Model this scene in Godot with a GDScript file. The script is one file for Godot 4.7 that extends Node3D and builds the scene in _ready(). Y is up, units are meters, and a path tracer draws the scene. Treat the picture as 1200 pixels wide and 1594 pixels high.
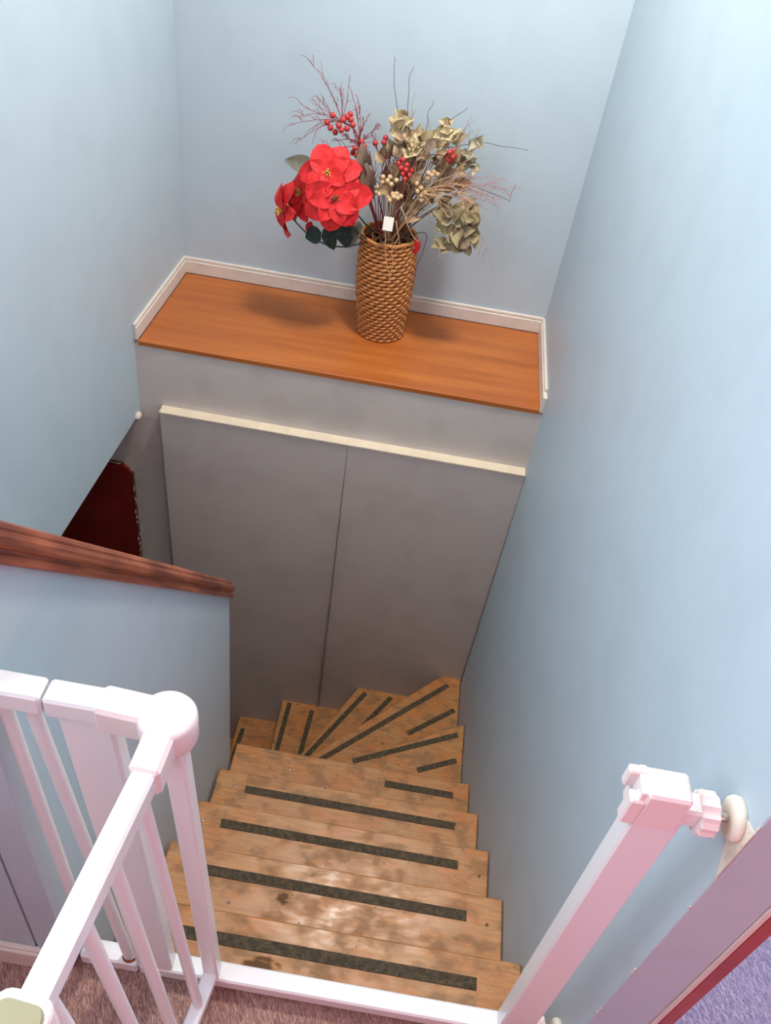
extends Node3D

# ---------------------------------------------------------------- helpers
var taken := {}
var M := {}

func numbered(called: String) -> String:
	var n: int = taken.get(called, 0)
	taken[called] = n + 1
	return called if n == 0 else "%s_%03d" % [called, n]

func tag(o: Node, label: String, category: String, group := "") -> void:
	o.set_meta("label", label)
	o.set_meta("category", category)
	if group != "":
		o.set_meta("group", group)

func thing(called: String, label: String, category: String, at := Vector3.ZERO, group := "") -> Node3D:
	var o := Node3D.new()
	o.name = numbered(called)
	add_child(o)
	o.position = at
	tag(o, label, category, group)
	return o

func begin() -> SurfaceTool:
	var st := SurfaceTool.new()
	st.begin(Mesh.PRIMITIVE_TRIANGLES)
	return st

func finish(st: SurfaceTool) -> ArrayMesh:
	st.generate_normals()
	return st.commit()

func put(mesh: Mesh, called: String, m: Material, parent: Node = self, at := Vector3.ZERO) -> MeshInstance3D:
	var o := MeshInstance3D.new()
	o.name = numbered(called) if parent == self else called
	o.mesh = mesh
	o.material_override = m
	o.cast_shadow = GeometryInstance3D.SHADOW_CASTING_SETTING_ON
	parent.add_child(o, true)
	o.position = at
	return o

func part(st: SurfaceTool, called: String, m: Material, parent: Node = self) -> MeshInstance3D:
	return put(finish(st), called, m, parent)

func struct(st: SurfaceTool, called: String, m: Material, label: String, category := "wall") -> MeshInstance3D:
	var o := part(st, called, m, self)
	tag(o, label, category)
	o.set_meta("kind", "structure")
	return o

var uv_mode := 0

func vert(st: SurfaceTool, p: Vector3) -> void:
	if uv_mode == 1:
		st.set_uv(Vector2(1.0 + p.x / TREAD_SPAN, 1.0 + p.z / TREAD_SPAN))
	elif uv_mode == 3:
		st.set_uv(Vector2(p.z + p.y, p.x + p.y * 0.65 - p.z * 0.76))
	elif uv_mode == 2:
		st.set_uv(Vector2((p.x + 1.32) / 1.34, (p.z + 2.2 - p.y) / 0.53))
	st.add_vertex(p)

# a flat convex polygon whose front looks along "out"
func face(st: SurfaceTool, pts: Array, out: Vector3) -> void:
	var n := Vector3.ZERO
	for i in range(1, pts.size() - 1):
		n += (pts[i] - pts[0]).cross(pts[i + 1] - pts[0])
	var flip := n.dot(out) > 0.0
	st.set_smooth_group(-1)
	for i in range(1, pts.size() - 1):
		if flip:
			vert(st, pts[0]); vert(st, pts[i + 1]); vert(st, pts[i])
		else:
			vert(st, pts[0]); vert(st, pts[i]); vert(st, pts[i + 1])

# a box with chamfered edges: c centre, s size, b chamfer, in the axes of ba
func box(st: SurfaceTool, c: Vector3, s: Vector3, b := 0.0, ba := Basis.IDENTITY) -> void:
	var h := s * 0.5
	b = minf(b, minf(h.x, minf(h.y, h.z)) * 0.9)
	var T := Transform3D(ba, c)
	for ax in 3:
		var u := (ax + 1) % 3
		var v := (ax + 2) % 3
		for sg in [-1.0, 1.0]:
			var pts := []
			for k in [[-1, -1], [1, -1], [1, 1], [-1, 1]]:
				var p := Vector3.ZERO
				p[ax] = sg * h[ax]
				p[u] = k[0] * (h[u] - b)
				p[v] = k[1] * (h[v] - b)
				pts.append(T * p)
			var o := Vector3.ZERO
			o[ax] = sg
			face(st, pts, ba * o)
		if b > 0.0:
			for su in [-1.0, 1.0]:
				for sv in [-1.0, 1.0]:
					var pts := []
					for e in [-1.0, 1.0]:
						var p := Vector3.ZERO
						p[ax] = e * (h[ax] - b)
						p[u] = su * h[u]
						p[v] = sv * (h[v] - b)
						var q := p
						q[u] = su * (h[u] - b)
						q[v] = sv * h[v]
						if e < 0.0:
							pts.append(T * p); pts.append(T * q)
						else:
							pts.append(T * q); pts.append(T * p)
					var o := Vector3.ZERO
					o[u] = su
					o[v] = sv
					face(st, pts, ba * o)
	if b > 0.0:
		for sx in [-1.0, 1.0]:
			for sy in [-1.0, 1.0]:
				for sz in [-1.0, 1.0]:
					var g := Vector3(sx, sy, sz)
					face(st, [T * (g * Vector3(h.x, h.y - b, h.z - b)), T * (g * Vector3(h.x - b, h.y, h.z - b)), T * (g * Vector3(h.x - b, h.y - b, h.z))], ba * g)

func slab(st: SurfaceTool, a: Vector3, z: Vector3, b := 0.0) -> void:
	box(st, (a + z) * 0.5, (z - a).abs(), b)

# a rectangular bar from a to b; w across, h along "up"
func bar(st: SurfaceTool, a: Vector3, b: Vector3, w: float, h: float, up := Vector3.UP, bev := 0.003) -> void:
	var d := (b - a).normalized()
	var x := up.cross(d).normalized()
	var y := d.cross(x).normalized()
	box(st, (a + b) * 0.5, Vector3(w, h, a.distance_to(b)), bev, Basis(x, y, d))

# convex polygon in x-z, extruded down from y, with a chamfer along the top
func board(st: SurfaceTool, poly: PackedVector2Array, y: float, thick: float, b := 0.003) -> void:
	var mid := Vector2.ZERO
	for q in poly:
		mid += q / poly.size()
	var top := []
	var inner := Geometry2D.offset_polygon(poly, -b, Geometry2D.JOIN_MITER)
	var ring: PackedVector2Array = inner[0] if inner.size() > 0 and inner[0].size() == poly.size() else poly
	var shift := 0
	var bestd := 1e9
	for k in ring.size():
		var dd := ring[k].distance_to(poly[0])
		if dd < bestd:
			bestd = dd; shift = k
	var order := []
	for k in poly.size():
		order.append(ring[(shift + k) % ring.size()])
	if order.size() > 1 and order[1].distance_to(poly[1]) > order[order.size() - 1].distance_to(poly[1]):
		order = [order[0]] + order.slice(1).duplicate()
		var rest := order.slice(1)
		rest.reverse()
		order = [order[0]] + rest
	for q in order:
		top.append(Vector3(q.x, y, q.y))
	face(st, top, Vector3.UP)
	var bot := []
	for k in poly.size():
		var p := poly[k]
		var q := poly[(k + 1) % poly.size()]
		var o2 := (p + q) * 0.5 - mid
		var o := Vector3(o2.x, 0, o2.y)
		var p1 := Vector3(p.x, y - b, p.y)
		var q1 := Vector3(q.x, y - b, q.y)
		face(st, [top[k], top[(k + 1) % top.size()], q1, p1], o + Vector3.UP * 0.2)
		face(st, [p1, q1, Vector3(q.x, y - thick, q.y), Vector3(p.x, y - thick, p.y)], o)
		bot.append(Vector3(p.x, y - thick, p.y))
	face(st, bot, Vector3.DOWN)

# polygon in z-y extruded along x
func plate(st: SurfaceTool, poly: Array, x0: float, x1: float) -> void:
	var a := []
	var b := []
	var mid := Vector2.ZERO
	for q in poly:
		a.append(Vector3(x0, q.y, q.x)); b.append(Vector3(x1, q.y, q.x))
		mid += q / poly.size()
	face(st, a, Vector3(x0 - x1, 0, 0))
	face(st, b, Vector3(x1 - x0, 0, 0))
	for k in poly.size():
		var j := (k + 1) % poly.size()
		var o: Vector2 = (poly[k] + poly[j]) * 0.5 - mid
		face(st, [a[k], a[j], b[j], b[k]], Vector3(0, o.y, o.x))

# smooth tube along points
func tube(st: SurfaceTool, pts: Array, r0: float, r1: float, sides := 6, cap := true) -> void:
	var n := pts.size()
	var rings := []
	var ref := Vector3(0.31, 0.17, 0.93)
	for i in n:
		var d: Vector3 = (pts[mini(i + 1, n - 1)] - pts[maxi(i - 1, 0)]).normalized()
		var x := ref - d * ref.dot(d)
		if x.length() < 0.05:
			x = Vector3.RIGHT - d * d.x
		x = x.normalized()
		ref = x
		var y := d.cross(x)
		var r := lerpf(r0, r1, float(i) / maxf(1.0, n - 1.0))
		var ring := []
		for k in sides:
			var a := TAU * k / sides
			ring.append(pts[i] + (x * cos(a) + y * sin(a)) * r)
		rings.append(ring)
	st.set_smooth_group(1)
	for i in n - 1:
		for k in sides:
			var j := (k + 1) % sides
			vert(st, rings[i][k]); vert(st, rings[i + 1][j]); vert(st, rings[i + 1][k])
			vert(st, rings[i][k]); vert(st, rings[i][j]); vert(st, rings[i + 1][j])
	if cap:
		face(st, rings[0], pts[0] - pts[1])
		face(st, rings[n - 1], pts[n - 1] - pts[n - 2])

func ball(st: SurfaceTool, c: Vector3, r: Vector3, rows := 6, cols := 8) -> void:
	st.set_smooth_group(2)
	for i in rows:
		for k in cols:
			var q := []
			for e in [[i, k], [i + 1, k], [i + 1, k + 1], [i, k + 1]]:
				var th: float = PI * e[0] / rows
				var ph: float = TAU * e[1] / cols
				q.append(c + Vector3(sin(th) * cos(ph), cos(th), sin(th) * sin(ph)) * r)
			if i > 0:
				vert(st, q[0]); vert(st, q[3]); vert(st, q[1]); 
				vert(st, q[1]); vert(st, q[3]); vert(st, q[2])
			else:
				vert(st, q[0]); vert(st, q[2]); vert(st, q[1])

# lathe round an axis: profile of (radius, along), optional lobes
func lathe(st: SurfaceTool, c: Vector3, axis: Vector3, prof: Array, seg := 24, lobes := 0, depth := 0.0) -> void:
	var d := axis.normalized()
	var x := d.cross(Vector3(0.3, 0.9, 0.2)).normalized()
	var y := d.cross(x)
	st.set_smooth_group(3 if lobes == 0 else -1)
	for i in prof.size() - 1:
		for k in seg:
			var q := []
			for e in [[i, k], [i + 1, k], [i + 1, k + 1], [i, k + 1]]:
				var a: float = TAU * e[1] / seg
				var r: float = prof[e[0]].x
				if lobes > 0:
					r *= 1.0 - depth * absf(sin(a * lobes * 0.5))
				q.append(c + d * prof[e[0]].y + (x * cos(a) + y * sin(a)) * r)
			vert(st, q[0]); vert(st, q[2]); vert(st, q[1])
			vert(st, q[0]); vert(st, q[3]); vert(st, q[2])

func curve(a: Vector3, b: Vector3, bow: Vector3, n := 6, wob := 0.0, rng: RandomNumberGenerator = null) -> Array:
	var out := []
	for i in n + 1:
		var t := float(i) / n
		var p := a.lerp(b, t) + bow * (4.0 * t * (1.0 - t))
		if rng and i > 0:
			p += Vector3(rng.randf_range(-1, 1), rng.randf_range(-1, 1), rng.randf_range(-1, 1)) * wob * t
		out.append(p)
	return out

# ---------------------------------------------------------------- materials
func noise(freq: float, sd: int, oct := 4, kind := FastNoiseLite.TYPE_SIMPLEX_SMOOTH) -> FastNoiseLite:
	var n := FastNoiseLite.new()
	n.noise_type = kind
	n.frequency = freq
	n.seed = sd
	n.fractal_octaves = oct
	return n

func relief(freq: float, sd: int, strength: float, size := 512) -> NoiseTexture2D:
	var t := NoiseTexture2D.new()
	t.width = size; t.height = size
	t.seamless = true
	t.as_normal_map = true
	t.bump_strength = strength
	t.noise = noise(freq, sd)
	return t

func tint(freq: float, sd: int, cols: Array, size := 512, oct := 4) -> NoiseTexture2D:
	var t := NoiseTexture2D.new()
	t.width = size; t.height = size
	t.seamless = true
	t.noise = noise(freq, sd, oct)
	var g := Gradient.new()
	g.offsets = PackedFloat32Array()
	var offs := PackedFloat32Array()
	var cc := PackedColorArray()
	for k in cols.size():
		offs.append(lerpf(0.2, 0.8, float(k) / (cols.size() - 1)))
		cc.append(cols[k])
	g.offsets = offs
	g.colors = cc
	t.color_ramp = g
	return t

func plain(c: Color, rough := 0.6) -> StandardMaterial3D:
	var m := StandardMaterial3D.new()
	m.albedo_color = c
	m.roughness = rough
	return m

func c8(r: int, g: int, b: int) -> Color:
	return Color(r / 255.0, g / 255.0, b / 255.0)

func paint(c: Color, rough: float, scale := 1.6, var_amt := 0.025, sd := 1, bump := 0.35) -> StandardMaterial3D:
	var m := StandardMaterial3D.new()
	m.albedo_texture = tint(0.006, sd, [c.darkened(var_amt), c, c.lightened(var_amt)])
	m.roughness = rough
	m.normal_enabled = true
	m.normal_texture = relief(0.05, sd + 7, 2.0)
	m.normal_scale = bump
	m.uv1_triplanar = true
	m.uv1_world_triplanar = true
	m.uv1_scale = Vector3.ONE * scale
	return m

const TW := 1100
const TREAD_SPAN := 1.8

func smooth(a: float, b: float, x: float) -> float:
	return smoothstep(a, b, x)

# worn varnished plywood of the treads: grain along x, traffic dirt, scuffs and drips
func tread_maps() -> Array:
	var img := Image.create(TW, TW, false, Image.FORMAT_RGB8)
	var rgh := Image.create(TW, TW, false, Image.FORMAT_RGB8)
	var grain := noise(1.0, 11, 3)
	var blot := noise(1.0, 12, 4)
	var dirt := noise(1.0, 13, 5)
	var scuff := noise(1.0, 14, 4)
	var spots := noise(1.0, 15, 2)
	var clean := Vector3(0.765, 0.540, 0.330)
	var orange := Vector3(0.735, 0.465, 0.245)
	var grime := Vector3(0.42, 0.31, 0.215)
	var pale := Vector3(0.76, 0.64, 0.50)
	# dried spills and knots: x, z, radius, stretch
	var stains := [[-0.507, -0.283, 0.014, 1.0], [-0.330, -0.180, 0.010, 1.6], [-0.510, -0.072, 0.016, 2.0], [-0.027, -0.501, 0.007, 0.8], [-0.039, -0.301, 0.007, 0.8]]
	for j in TW:
		var z := (float(j) / TW - 1.0) * TREAD_SPAN
		for i in TW:
			var x := (float(i) / TW - 1.0) * TREAD_SPAN
			var g := grain.get_noise_2d(x * 9.0, z * 120.0)
			var b := blot.get_noise_2d(x * 7.0, z * 9.0)
			var d := dirt.get_noise_2d(x * 11.0 + 40.0, z * 14.0)
			var s := scuff.get_noise_2d(x * 22.0, z * 60.0 + 9.0)
			var p := spots.get_noise_2d(x * 34.0 + 5.0, z * 34.0)
			var c := clean.lerp(orange, clampf(0.5 + 1.1 * b, 0.0, 1.0))
			c *= 1.0 + 0.12 * g + 0.06 * b
			var dd := clampf(smooth(-0.05, 0.45, d) * 0.52, 0.0, 1.0)
			c = c.lerp(grime, dd * 0.70)
			c = c.lerp(pale, smooth(0.10, 0.50, s) * 0.30)
			c = c.lerp(grime * 0.6, smooth(0.66, 0.78, p) * 0.6)
			var r := clampf(0.44 + 0.28 * d + 0.14 * s, 0.29, 0.85)
			for e in stains:
				if absf(z - e[1]) > 0.05:
					continue
				var q: float = Vector2((x - e[0]) / e[3], z - e[1]).length() / e[2] + 0.9 * s
				if q < 1.0:
					c = c.lerp(Vector3(0.30, 0.20, 0.125), 0.65 * smooth(1.0, 0.6, q))
					r = 0.85
			img.set_pixel(i, j, Color(clampf(c.x, 0, 1), clampf(c.y, 0, 1), clampf(c.z, 0, 1)))
			rgh.set_pixel(i, j, Color(r, r, r))
	return [ImageTexture.create_from_image(img), ImageTexture.create_from_image(rgh)]

func shelf_map() -> ImageTexture:
	var w := 1024
	var h := 400
	var img := Image.create(w, h, false, Image.FORMAT_RGB8)
	var a := noise(1.0, 31, 4)
	var light := Vector3(0.76, 0.445, 0.20)
	var dark := Vector3(0.60, 0.30, 0.125)
	for j in h:
		var v := float(j) / h
		for i in w:
			var u := float(i) / w
			var band := a.get_noise_2d(u * 1.6, v * 9.0)
			var fine := a.get_noise_2d(u * 9.0 + 30.0, v * 90.0)
			var t := clampf(0.40 + 0.50 * band + 0.22 * fine, 0.0, 1.0)
			var c := light.lerp(dark, t)
			img.set_pixel(i, j, Color(c.x, c.y, c.z))
	return ImageTexture.create_from_image(img)

# looped carpet: short flecks of several yarn tones
func carpet_map(tones: Array, sd: int) -> ImageTexture:
	var w := 512
	var img := Image.create(w, w, false, Image.FORMAT_RGB8)
	var rng := RandomNumberGenerator.new()
	rng.seed = sd
	img.fill(tones[0])
	for k in 26000:
		var c: Color = tones[rng.randi() % tones.size()]
		c = c.lightened(rng.randf() * 0.06) if rng.randf() < 0.5 else c.darkened(rng.randf() * 0.12)
		var x := rng.randi() % w
		var y := rng.randi() % w
		var l := rng.randi_range(5, 14)
		var sl := rng.randf_range(0.2, 0.7)
		for e in l:
			img.set_pixel((x + int(e * sl)) % w, (y + e) % w, c)
			img.set_pixel((x + int(e * sl) + 1) % w, (y + e) % w, c)
	return ImageTexture.create_from_image(img)

func make_materials() -> void:
	M.blue = paint(c8(186, 202, 212), 0.5, 1.3, 0.012, 3, 0.10)
	M.grey = paint(c8(209, 201, 195), 0.55, 1.3, 0.03, 5, 0.12)
	M.white_paint = paint(c8(224, 214, 204), 0.45, 3.0, 0.03, 8)
	M.ledge = paint(c8(232, 214, 190), 0.5, 3.0, 0.03, 9)
	M.rose = paint(c8(212, 148, 148), 0.8, 1.0, 0.02, 10)  # tint of the unseen back wall, picked for its pink bounce
	M.ceiling = paint(c8(236, 236, 234), 0.9, 1.0, 0.01, 11)
	M.plaster = paint(c8(226, 212, 196), 0.9, 8.0, 0.08, 12, 1.0)
	var tm := tread_maps()
	var t := StandardMaterial3D.new()
	t.albedo_texture = tm[0]
	t.roughness_texture = tm[1]
	t.roughness = 1.0
	t.metallic_specular = 0.5
	M.tread = t
	M.strip = StandardMaterial3D.new()
	M.strip.albedo_texture = tint(0.05, 41, [c8(72, 60, 45), c8(82, 70, 53), c8(102, 86, 64)])
	M.strip.roughness = 0.85
	M.strip.normal_enabled = true
	M.strip.normal_texture = relief(0.25, 42, 2.0, 256)
	M.strip.uv1_triplanar = true
	M.strip.uv1_world_triplanar = true
	M.strip.uv1_scale = Vector3.ONE * 2.0
	M.shelf = StandardMaterial3D.new()
	M.shelf.albedo_texture = shelf_map()
	M.shelf.roughness = 0.36
	M.rail = StandardMaterial3D.new()
	M.rail.albedo_texture = tint(0.012, 51, [c8(110, 52, 34), c8(140, 70, 46), c8(164, 92, 64)])
	M.rail.roughness = 0.38
	M.rail.uv1_scale = Vector3(0.5, 9.0, 1.0)
	M.door_red = paint(c8(128, 26, 18), 0.35, 2.0, 0.05, 14)
	M.trim_red = paint(c8(164, 42, 22), 0.35, 2.0, 0.05, 15, 0.08)
	M.dark = plain(c8(36, 26, 24), 0.8)
	M.gate = plain(c8(240, 240, 242), 0.28)
	M.gate.clearcoat_enabled = true
	M.gate.clearcoat = 0.4
	M.plastic = plain(c8(240, 226, 224), 0.4)
	M.beige = plain(c8(160, 154, 120), 0.45)
	M.rubber = plain(c8(232, 222, 206), 0.7)
	M.black_rubber = plain(c8(38, 38, 38), 0.6)
	M.chrome = plain(c8(190, 190, 186), 0.25)
	M.chrome.metallic = 1.0
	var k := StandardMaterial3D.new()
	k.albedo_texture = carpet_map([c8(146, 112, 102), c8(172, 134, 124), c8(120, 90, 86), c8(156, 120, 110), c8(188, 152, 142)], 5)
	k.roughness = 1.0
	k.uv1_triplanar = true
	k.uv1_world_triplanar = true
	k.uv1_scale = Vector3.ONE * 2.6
	M.carpet = k  # same carpet as the next room, its shaded brown put into the colour
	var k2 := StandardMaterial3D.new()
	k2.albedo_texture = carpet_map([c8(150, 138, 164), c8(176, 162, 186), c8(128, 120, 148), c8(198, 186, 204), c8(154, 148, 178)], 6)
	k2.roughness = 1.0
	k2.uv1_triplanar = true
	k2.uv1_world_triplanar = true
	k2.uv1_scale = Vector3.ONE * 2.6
	M.carpet_daylit_tone = k2  # same carpet as the landing, its daylit purple put into the colour
	M.wicker = StandardMaterial3D.new()
	M.wicker.albedo_texture = tint(0.03, 61, [c8(156, 92, 46), c8(190, 122, 66), c8(214, 154, 92)])
	M.wicker.roughness = 0.55
	M.wicker.uv1_triplanar = true
	M.wicker.uv1_scale = Vector3(9, 14, 9)
	M.wicker_core = plain(c8(120, 62, 32), 0.8)
	for e in [["petal", c8(232, 34, 36)], ["petal_deep", c8(216, 24, 30)], ["leaf_green", c8(30, 52, 44)], ["leaf_grey", c8(112, 108, 92)], ["taupe", c8(140, 116, 96)], ["tan", c8(178, 148, 112)], ["cream", c8(206, 186, 146)], ["olive", c8(160, 142, 104)], ["pale", c8(182, 174, 150)]]:
		var pm := StandardMaterial3D.new()
		var cc: Color = e[1]
		pm.albedo_texture = tint(0.02, 71 + e[0].length(), [cc.darkened(0.14), cc, cc.lightened(0.08)], 256)
		pm.uv1_triplanar = true
		pm.uv1_scale = Vector3.ONE * 8.0
		pm.roughness = 0.7
		pm.cull_mode = BaseMaterial3D.CULL_DISABLED
		pm.backlight_enabled = true
		pm.backlight = Color(0.25, 0.25, 0.25)
		M[e[0]] = pm
	M.berry_red = plain(c8(182, 50, 48), 0.4)
	M.berry_beige = plain(c8(206, 172, 130), 0.45)
	M.twig_red = plain(c8(150, 62, 66), 0.7)
	M.twig_pink = plain(c8(190, 120, 118), 0.7)
	M.twig_tan = plain(c8(206, 166, 124), 0.6)
	M.tan_twig = plain(c8(170, 136, 104), 0.7)
	M.twig_dark = plain(c8(92, 84, 92), 0.7)
	M.stem = plain(c8(120, 80, 62), 0.7)
	M.stem_green = plain(c8(44, 56, 46), 0.6)
	M.stamen = plain(c8(196, 176, 84), 0.6)
	M.tag = plain(c8(238, 232, 218), 0.6)
	M.moss = plain(c8(128, 88, 56), 0.9)

# ---------------------------------------------------------------- camera and light
func set_stage() -> void:
	var cam := Camera3D.new()
	cam.name = "camera"
	add_child(cam)
	cam.transform = Transform3D(Basis(Vector3(0.98504, 0.121436, -0.122267), Vector3(-0.172104, 0.729206, -0.662298), Vector3(0.008731, 0.673433, 0.739197)), Vector3(-0.411, 1.5285, 0.5243))
	cam.fov = 62.52
	cam.near = 0.02
	cam.current = true
	var env := Environment.new()
	env.tonemap_mode = Environment.TONE_MAPPER_LINEAR
	env.tonemap_exposure = 1.0
	env.background_mode = Environment.BG_SKY
	var sky := Sky.new()
	var sm := ProceduralSkyMaterial.new()
	sm.sky_top_color = c8(150, 182, 224)
	sm.sky_horizon_color = c8(222, 230, 238)
	sm.ground_horizon_color = c8(200, 204, 204)
	sm.ground_bottom_color = c8(120, 122, 118)
	sky.sky_material = sm
	env.sky = sky
	env.sdfgi_enabled = true
	env.ssao_enabled = true
	env.ssil_enabled = true
	var we := WorldEnvironment.new()
	we.name = "world_environment"
	we.environment = env
	add_child(we)
	# daylight through the window in the left wall
	var day := AreaLight3D.new()
	day.name = "window_daylight"
	add_child(day)
	day.area_size = Vector2(1.2, 1.0)
	day.light_color = Color(0.90, 0.96, 1.0)
	day.light_energy = 2.7
	day.shadow_enabled = true
	day.look_at_from_position(Vector3(-1.345, 1.62, 0.15), Vector3(0.0, 1.30, 0.10), Vector3.UP)
	# daylight through the window of the room beyond the partition
	var room := AreaLight3D.new()
	room.name = "room_daylight"
	add_child(room)
	room.area_size = Vector2(1.3, 1.0)
	room.light_color = Color(0.90, 0.95, 1.0)
	room.light_energy = 7.0
	room.shadow_enabled = true
	room.look_at_from_position(Vector3(2.28, 1.60, -0.9), Vector3(0.4, 0.4, -0.5), Vector3.UP)

# ---------------------------------------------------------------- the setting
const XR := 0.0
const ZF := -2.19
const SHELF_Y := 0.0404
const CEIL := 2.4

func left_x(z: float) -> float:
	return -1.2954 - 0.026 * (z - ZF)

func make_window(called: String, label: String, at: Vector3, w: float, h: float) -> void:
	var win := Node3D.new()
	win.name = called
	add_child(win)
	win.position = at
	tag(win, label, "window")
	win.set_meta("kind", "structure")
	var st := begin()
	for q in [[Vector3(-0.025, 0, -w / 2), Vector3(0.025, 0.05, w / 2)], [Vector3(-0.025, h - 0.05, -w / 2), Vector3(0.025, h, w / 2)], [Vector3(-0.025, 0.05, -w / 2), Vector3(0.025, h - 0.05, -w / 2 + 0.05)], [Vector3(-0.025, 0.05, w / 2 - 0.05), Vector3(0.025, h - 0.05, w / 2)]]:
		slab(st, q[0], q[1], 0.004)
	part(st, "window_frame", M.white_paint, win)
	var glass := plain(Color(0.9, 0.95, 1.0, 0.08), 0.02)
	glass.transparency = BaseMaterial3D.TRANSPARENCY_ALPHA
	st = begin()
	slab(st, Vector3(-0.003, 0.05, -w / 2 + 0.05), Vector3(0.003, h - 0.05, w / 2 - 0.05))
	part(st, "pane", glass, win)

func make_setting() -> void:
	var st := begin()
	slab(st, Vector3(-1.7, -0.24, ZF - 0.12), Vector3(0.1, CEIL, ZF))
	struct(st, "wall_far", M.blue, "light blue painted wall behind the vase of flowers")
	# right wall, a thin partition ending beside the gate
	st = begin()
	slab(st, Vector3(0.0, -2.7, ZF - 0.12), Vector3(0.078, CEIL, 0.07), 0.0015)
	var wr := struct(st, "wall_right", M.blue, "light blue partition wall the gate's round pad presses against")
	st = begin()
	var rng := RandomNumberGenerator.new()
	rng.seed = 4
	var edge := []
	for e in [[0.765, 0.052], [0.772, 0.0705], [0.70, 0.0705], [0.672, 0.0705], [0.690, 0.060], [0.704, 0.050], [0.722, 0.046], [0.745, 0.045]]:
		edge.append(Vector3(-0.0012, e[0], e[1]))
	face(st, edge, Vector3.LEFT)
	var back := []
	for e in edge:
		back.append(e + Vector3(0.0014, 0, 0))
	for k in edge.size():
		face(st, [edge[k], edge[(k + 1) % edge.size()], back[(k + 1) % edge.size()], back[k]], edge[k] - Vector3(0, 0.715, 0.058))
	part(st, "bare_plaster", M.plaster, wr)
	# chips of filler down the wall's near corner
	st = begin()
	for k in 16:
		var y := rng.randf_range(0.02, 0.9)
		var s := rng.randf_range(0.001, 0.003)
		box(st, Vector3(-0.0004, y, 0.0695), Vector3(0.002, s * rng.randf_range(1.0, 4.0), s), 0.0005)
	part(st, "chipped_edge", M.plaster, wr)
	# left wall stands over the lower flight; a window out of view above the landing
	var th := atan(0.026)
	st = begin()
	var ba := Basis(Vector3.UP, 0.0)
	var segs := [[ZF - 0.1, -0.47, -0.24, CEIL], [-0.47, 0.77, -0.24, 1.1], [-0.47, 0.77, 2.14, CEIL], [0.77, 1.8, -0.24, CEIL]]
	for s in segs:
		var a := []
		var x0 := left_x(s[0])
		var x1 := left_x(s[1])
		var lo := [Vector3(x0, s[2], s[0]), Vector3(x1, s[2], s[1]), Vector3(x1 - 0.12, s[2], s[1]), Vector3(x0 - 0.12, s[2], s[0])]
		var hi := []
		for q in lo:
			hi.append(Vector3(q.x, s[3], q.z))
		face(st, lo, Vector3.DOWN)
		face(st, hi, Vector3.UP)
		face(st, [lo[0], lo[1], hi[1], hi[0]], Vector3.RIGHT)
		face(st, [lo[2], lo[3], hi[3], hi[2]], Vector3.LEFT)
		face(st, [lo[1], lo[2], hi[2], hi[1]], Vector3.BACK)
		face(st, [lo[3], lo[0], hi[0], hi[3]], Vector3.FORWARD)
	var wl := struct(st, "wall_left", M.blue, "tall light blue wall whose lower edge hangs over the lower stairs")
	st = begin()
	ball(st, Vector3(left_x(-1.67) + 0.004, -0.236, -1.672), Vector3(0.012, 0.014, 0.02), 5, 7)
	part(st, "plaster_lump", M.plaster, wl)
	make_window("window_1", "white framed landing window in the left wall", Vector3(-1.385, 1.1, 0.15), 1.24, 1.04)
	make_window("window_2", "white framed window of the room with the purple carpet", Vector3(2.35, 1.05, -0.9), 1.40, 1.10)
	# bulkhead below the shelf and the wall beside the panel
	st = begin()
	slab(st, Vector3(-1.345, -0.26, -2.19), Vector3(0.0, 0.0245, -1.703))
	struct(st, "wall_bulkhead", M.grey, "pale grey boxed wall face directly below the wooden shelf")
	st = begin()
	slab(st, Vector3(-3.0, -2.7, -1.85), Vector3(0.0, -0.24, -1.722))
	slab(st, Vector3(-3.0, -2.7, -1.73), Vector3(-1.225, -0.24, -1.704))
	struct(st, "wall_lower", M.grey, "grey lower stair wall around the dark red door")
	# large grey panel with a cream ledge
	var pn := Node3D.new()
	pn.name = "wall_panel"
	add_child(pn)
	tag(pn, "large grey board panel lining the wall under the shelf", "panel")
	pn.set_meta("kind", "structure")
	for q in [[-1.229, -0.59575], [-0.5950, -0.001]]:
		st = begin()
		plate(st, [Vector2(-1.722, -2.6), Vector2(-1.713, -2.6), Vector2(-1.712, -1.6), Vector2(-1.668, -0.206), Vector2(-1.722, -0.206)], q[0], q[1])
		part(st, "board", M.grey, pn)
		st = begin()
		slab(st, Vector3(q[0] - 0.002, -0.2055, -1.710), Vector3(q[1], -0.198, -1.664), 0.0015)
		part(st, "ledge", M.ledge, pn).set_meta("label", "cream painted ledge strip")
	st = begin()
	bar(st, Vector3(-0.797, -1.62, -1.7115), Vector3(-0.789, -1.575, -1.7105), 0.002, 0.003, Vector3.BACK, 0.0004)
	part(st, "scratch", M.plaster, pn)
	# half wall with sloping top along the stairs
	st = begin()
	plate(st, [Vector2(-0.93, -2.7), Vector2(0.0, -2.7), Vector2(0.0, rail_y(0.0)), Vector2(-0.93, rail_y(-0.93))], -0.862, -0.8)
	struct(st, "wall_stair", M.blue, "light blue half wall under the sloping brown handrail")
	st = begin()
	plate(st, [Vector2(0.0, -0.24), Vector2(0.06, -0.24), Vector2(0.06, rail_y(0.06)), Vector2(0.0, rail_y(0.0))], -0.846, -0.8)
	struct(st, "wall_end", M.blue, "light blue end board of the half wall at the landing")
	st = begin()
	slab(st, Vector3(-1.36, -0.24, -0.04), Vector3(-0.85, 0.93, 0.06))
	struct(st, "wall_front", M.blue, "light blue low wall above the worn cream baseboard beside the gate")
	# closing of the well beside the half wall, and the lower hall
	st = begin()
	slab(st, Vector3(-1.31, -0.30, -0.93), Vector3(-0.862, -0.25, -0.04))
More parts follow.
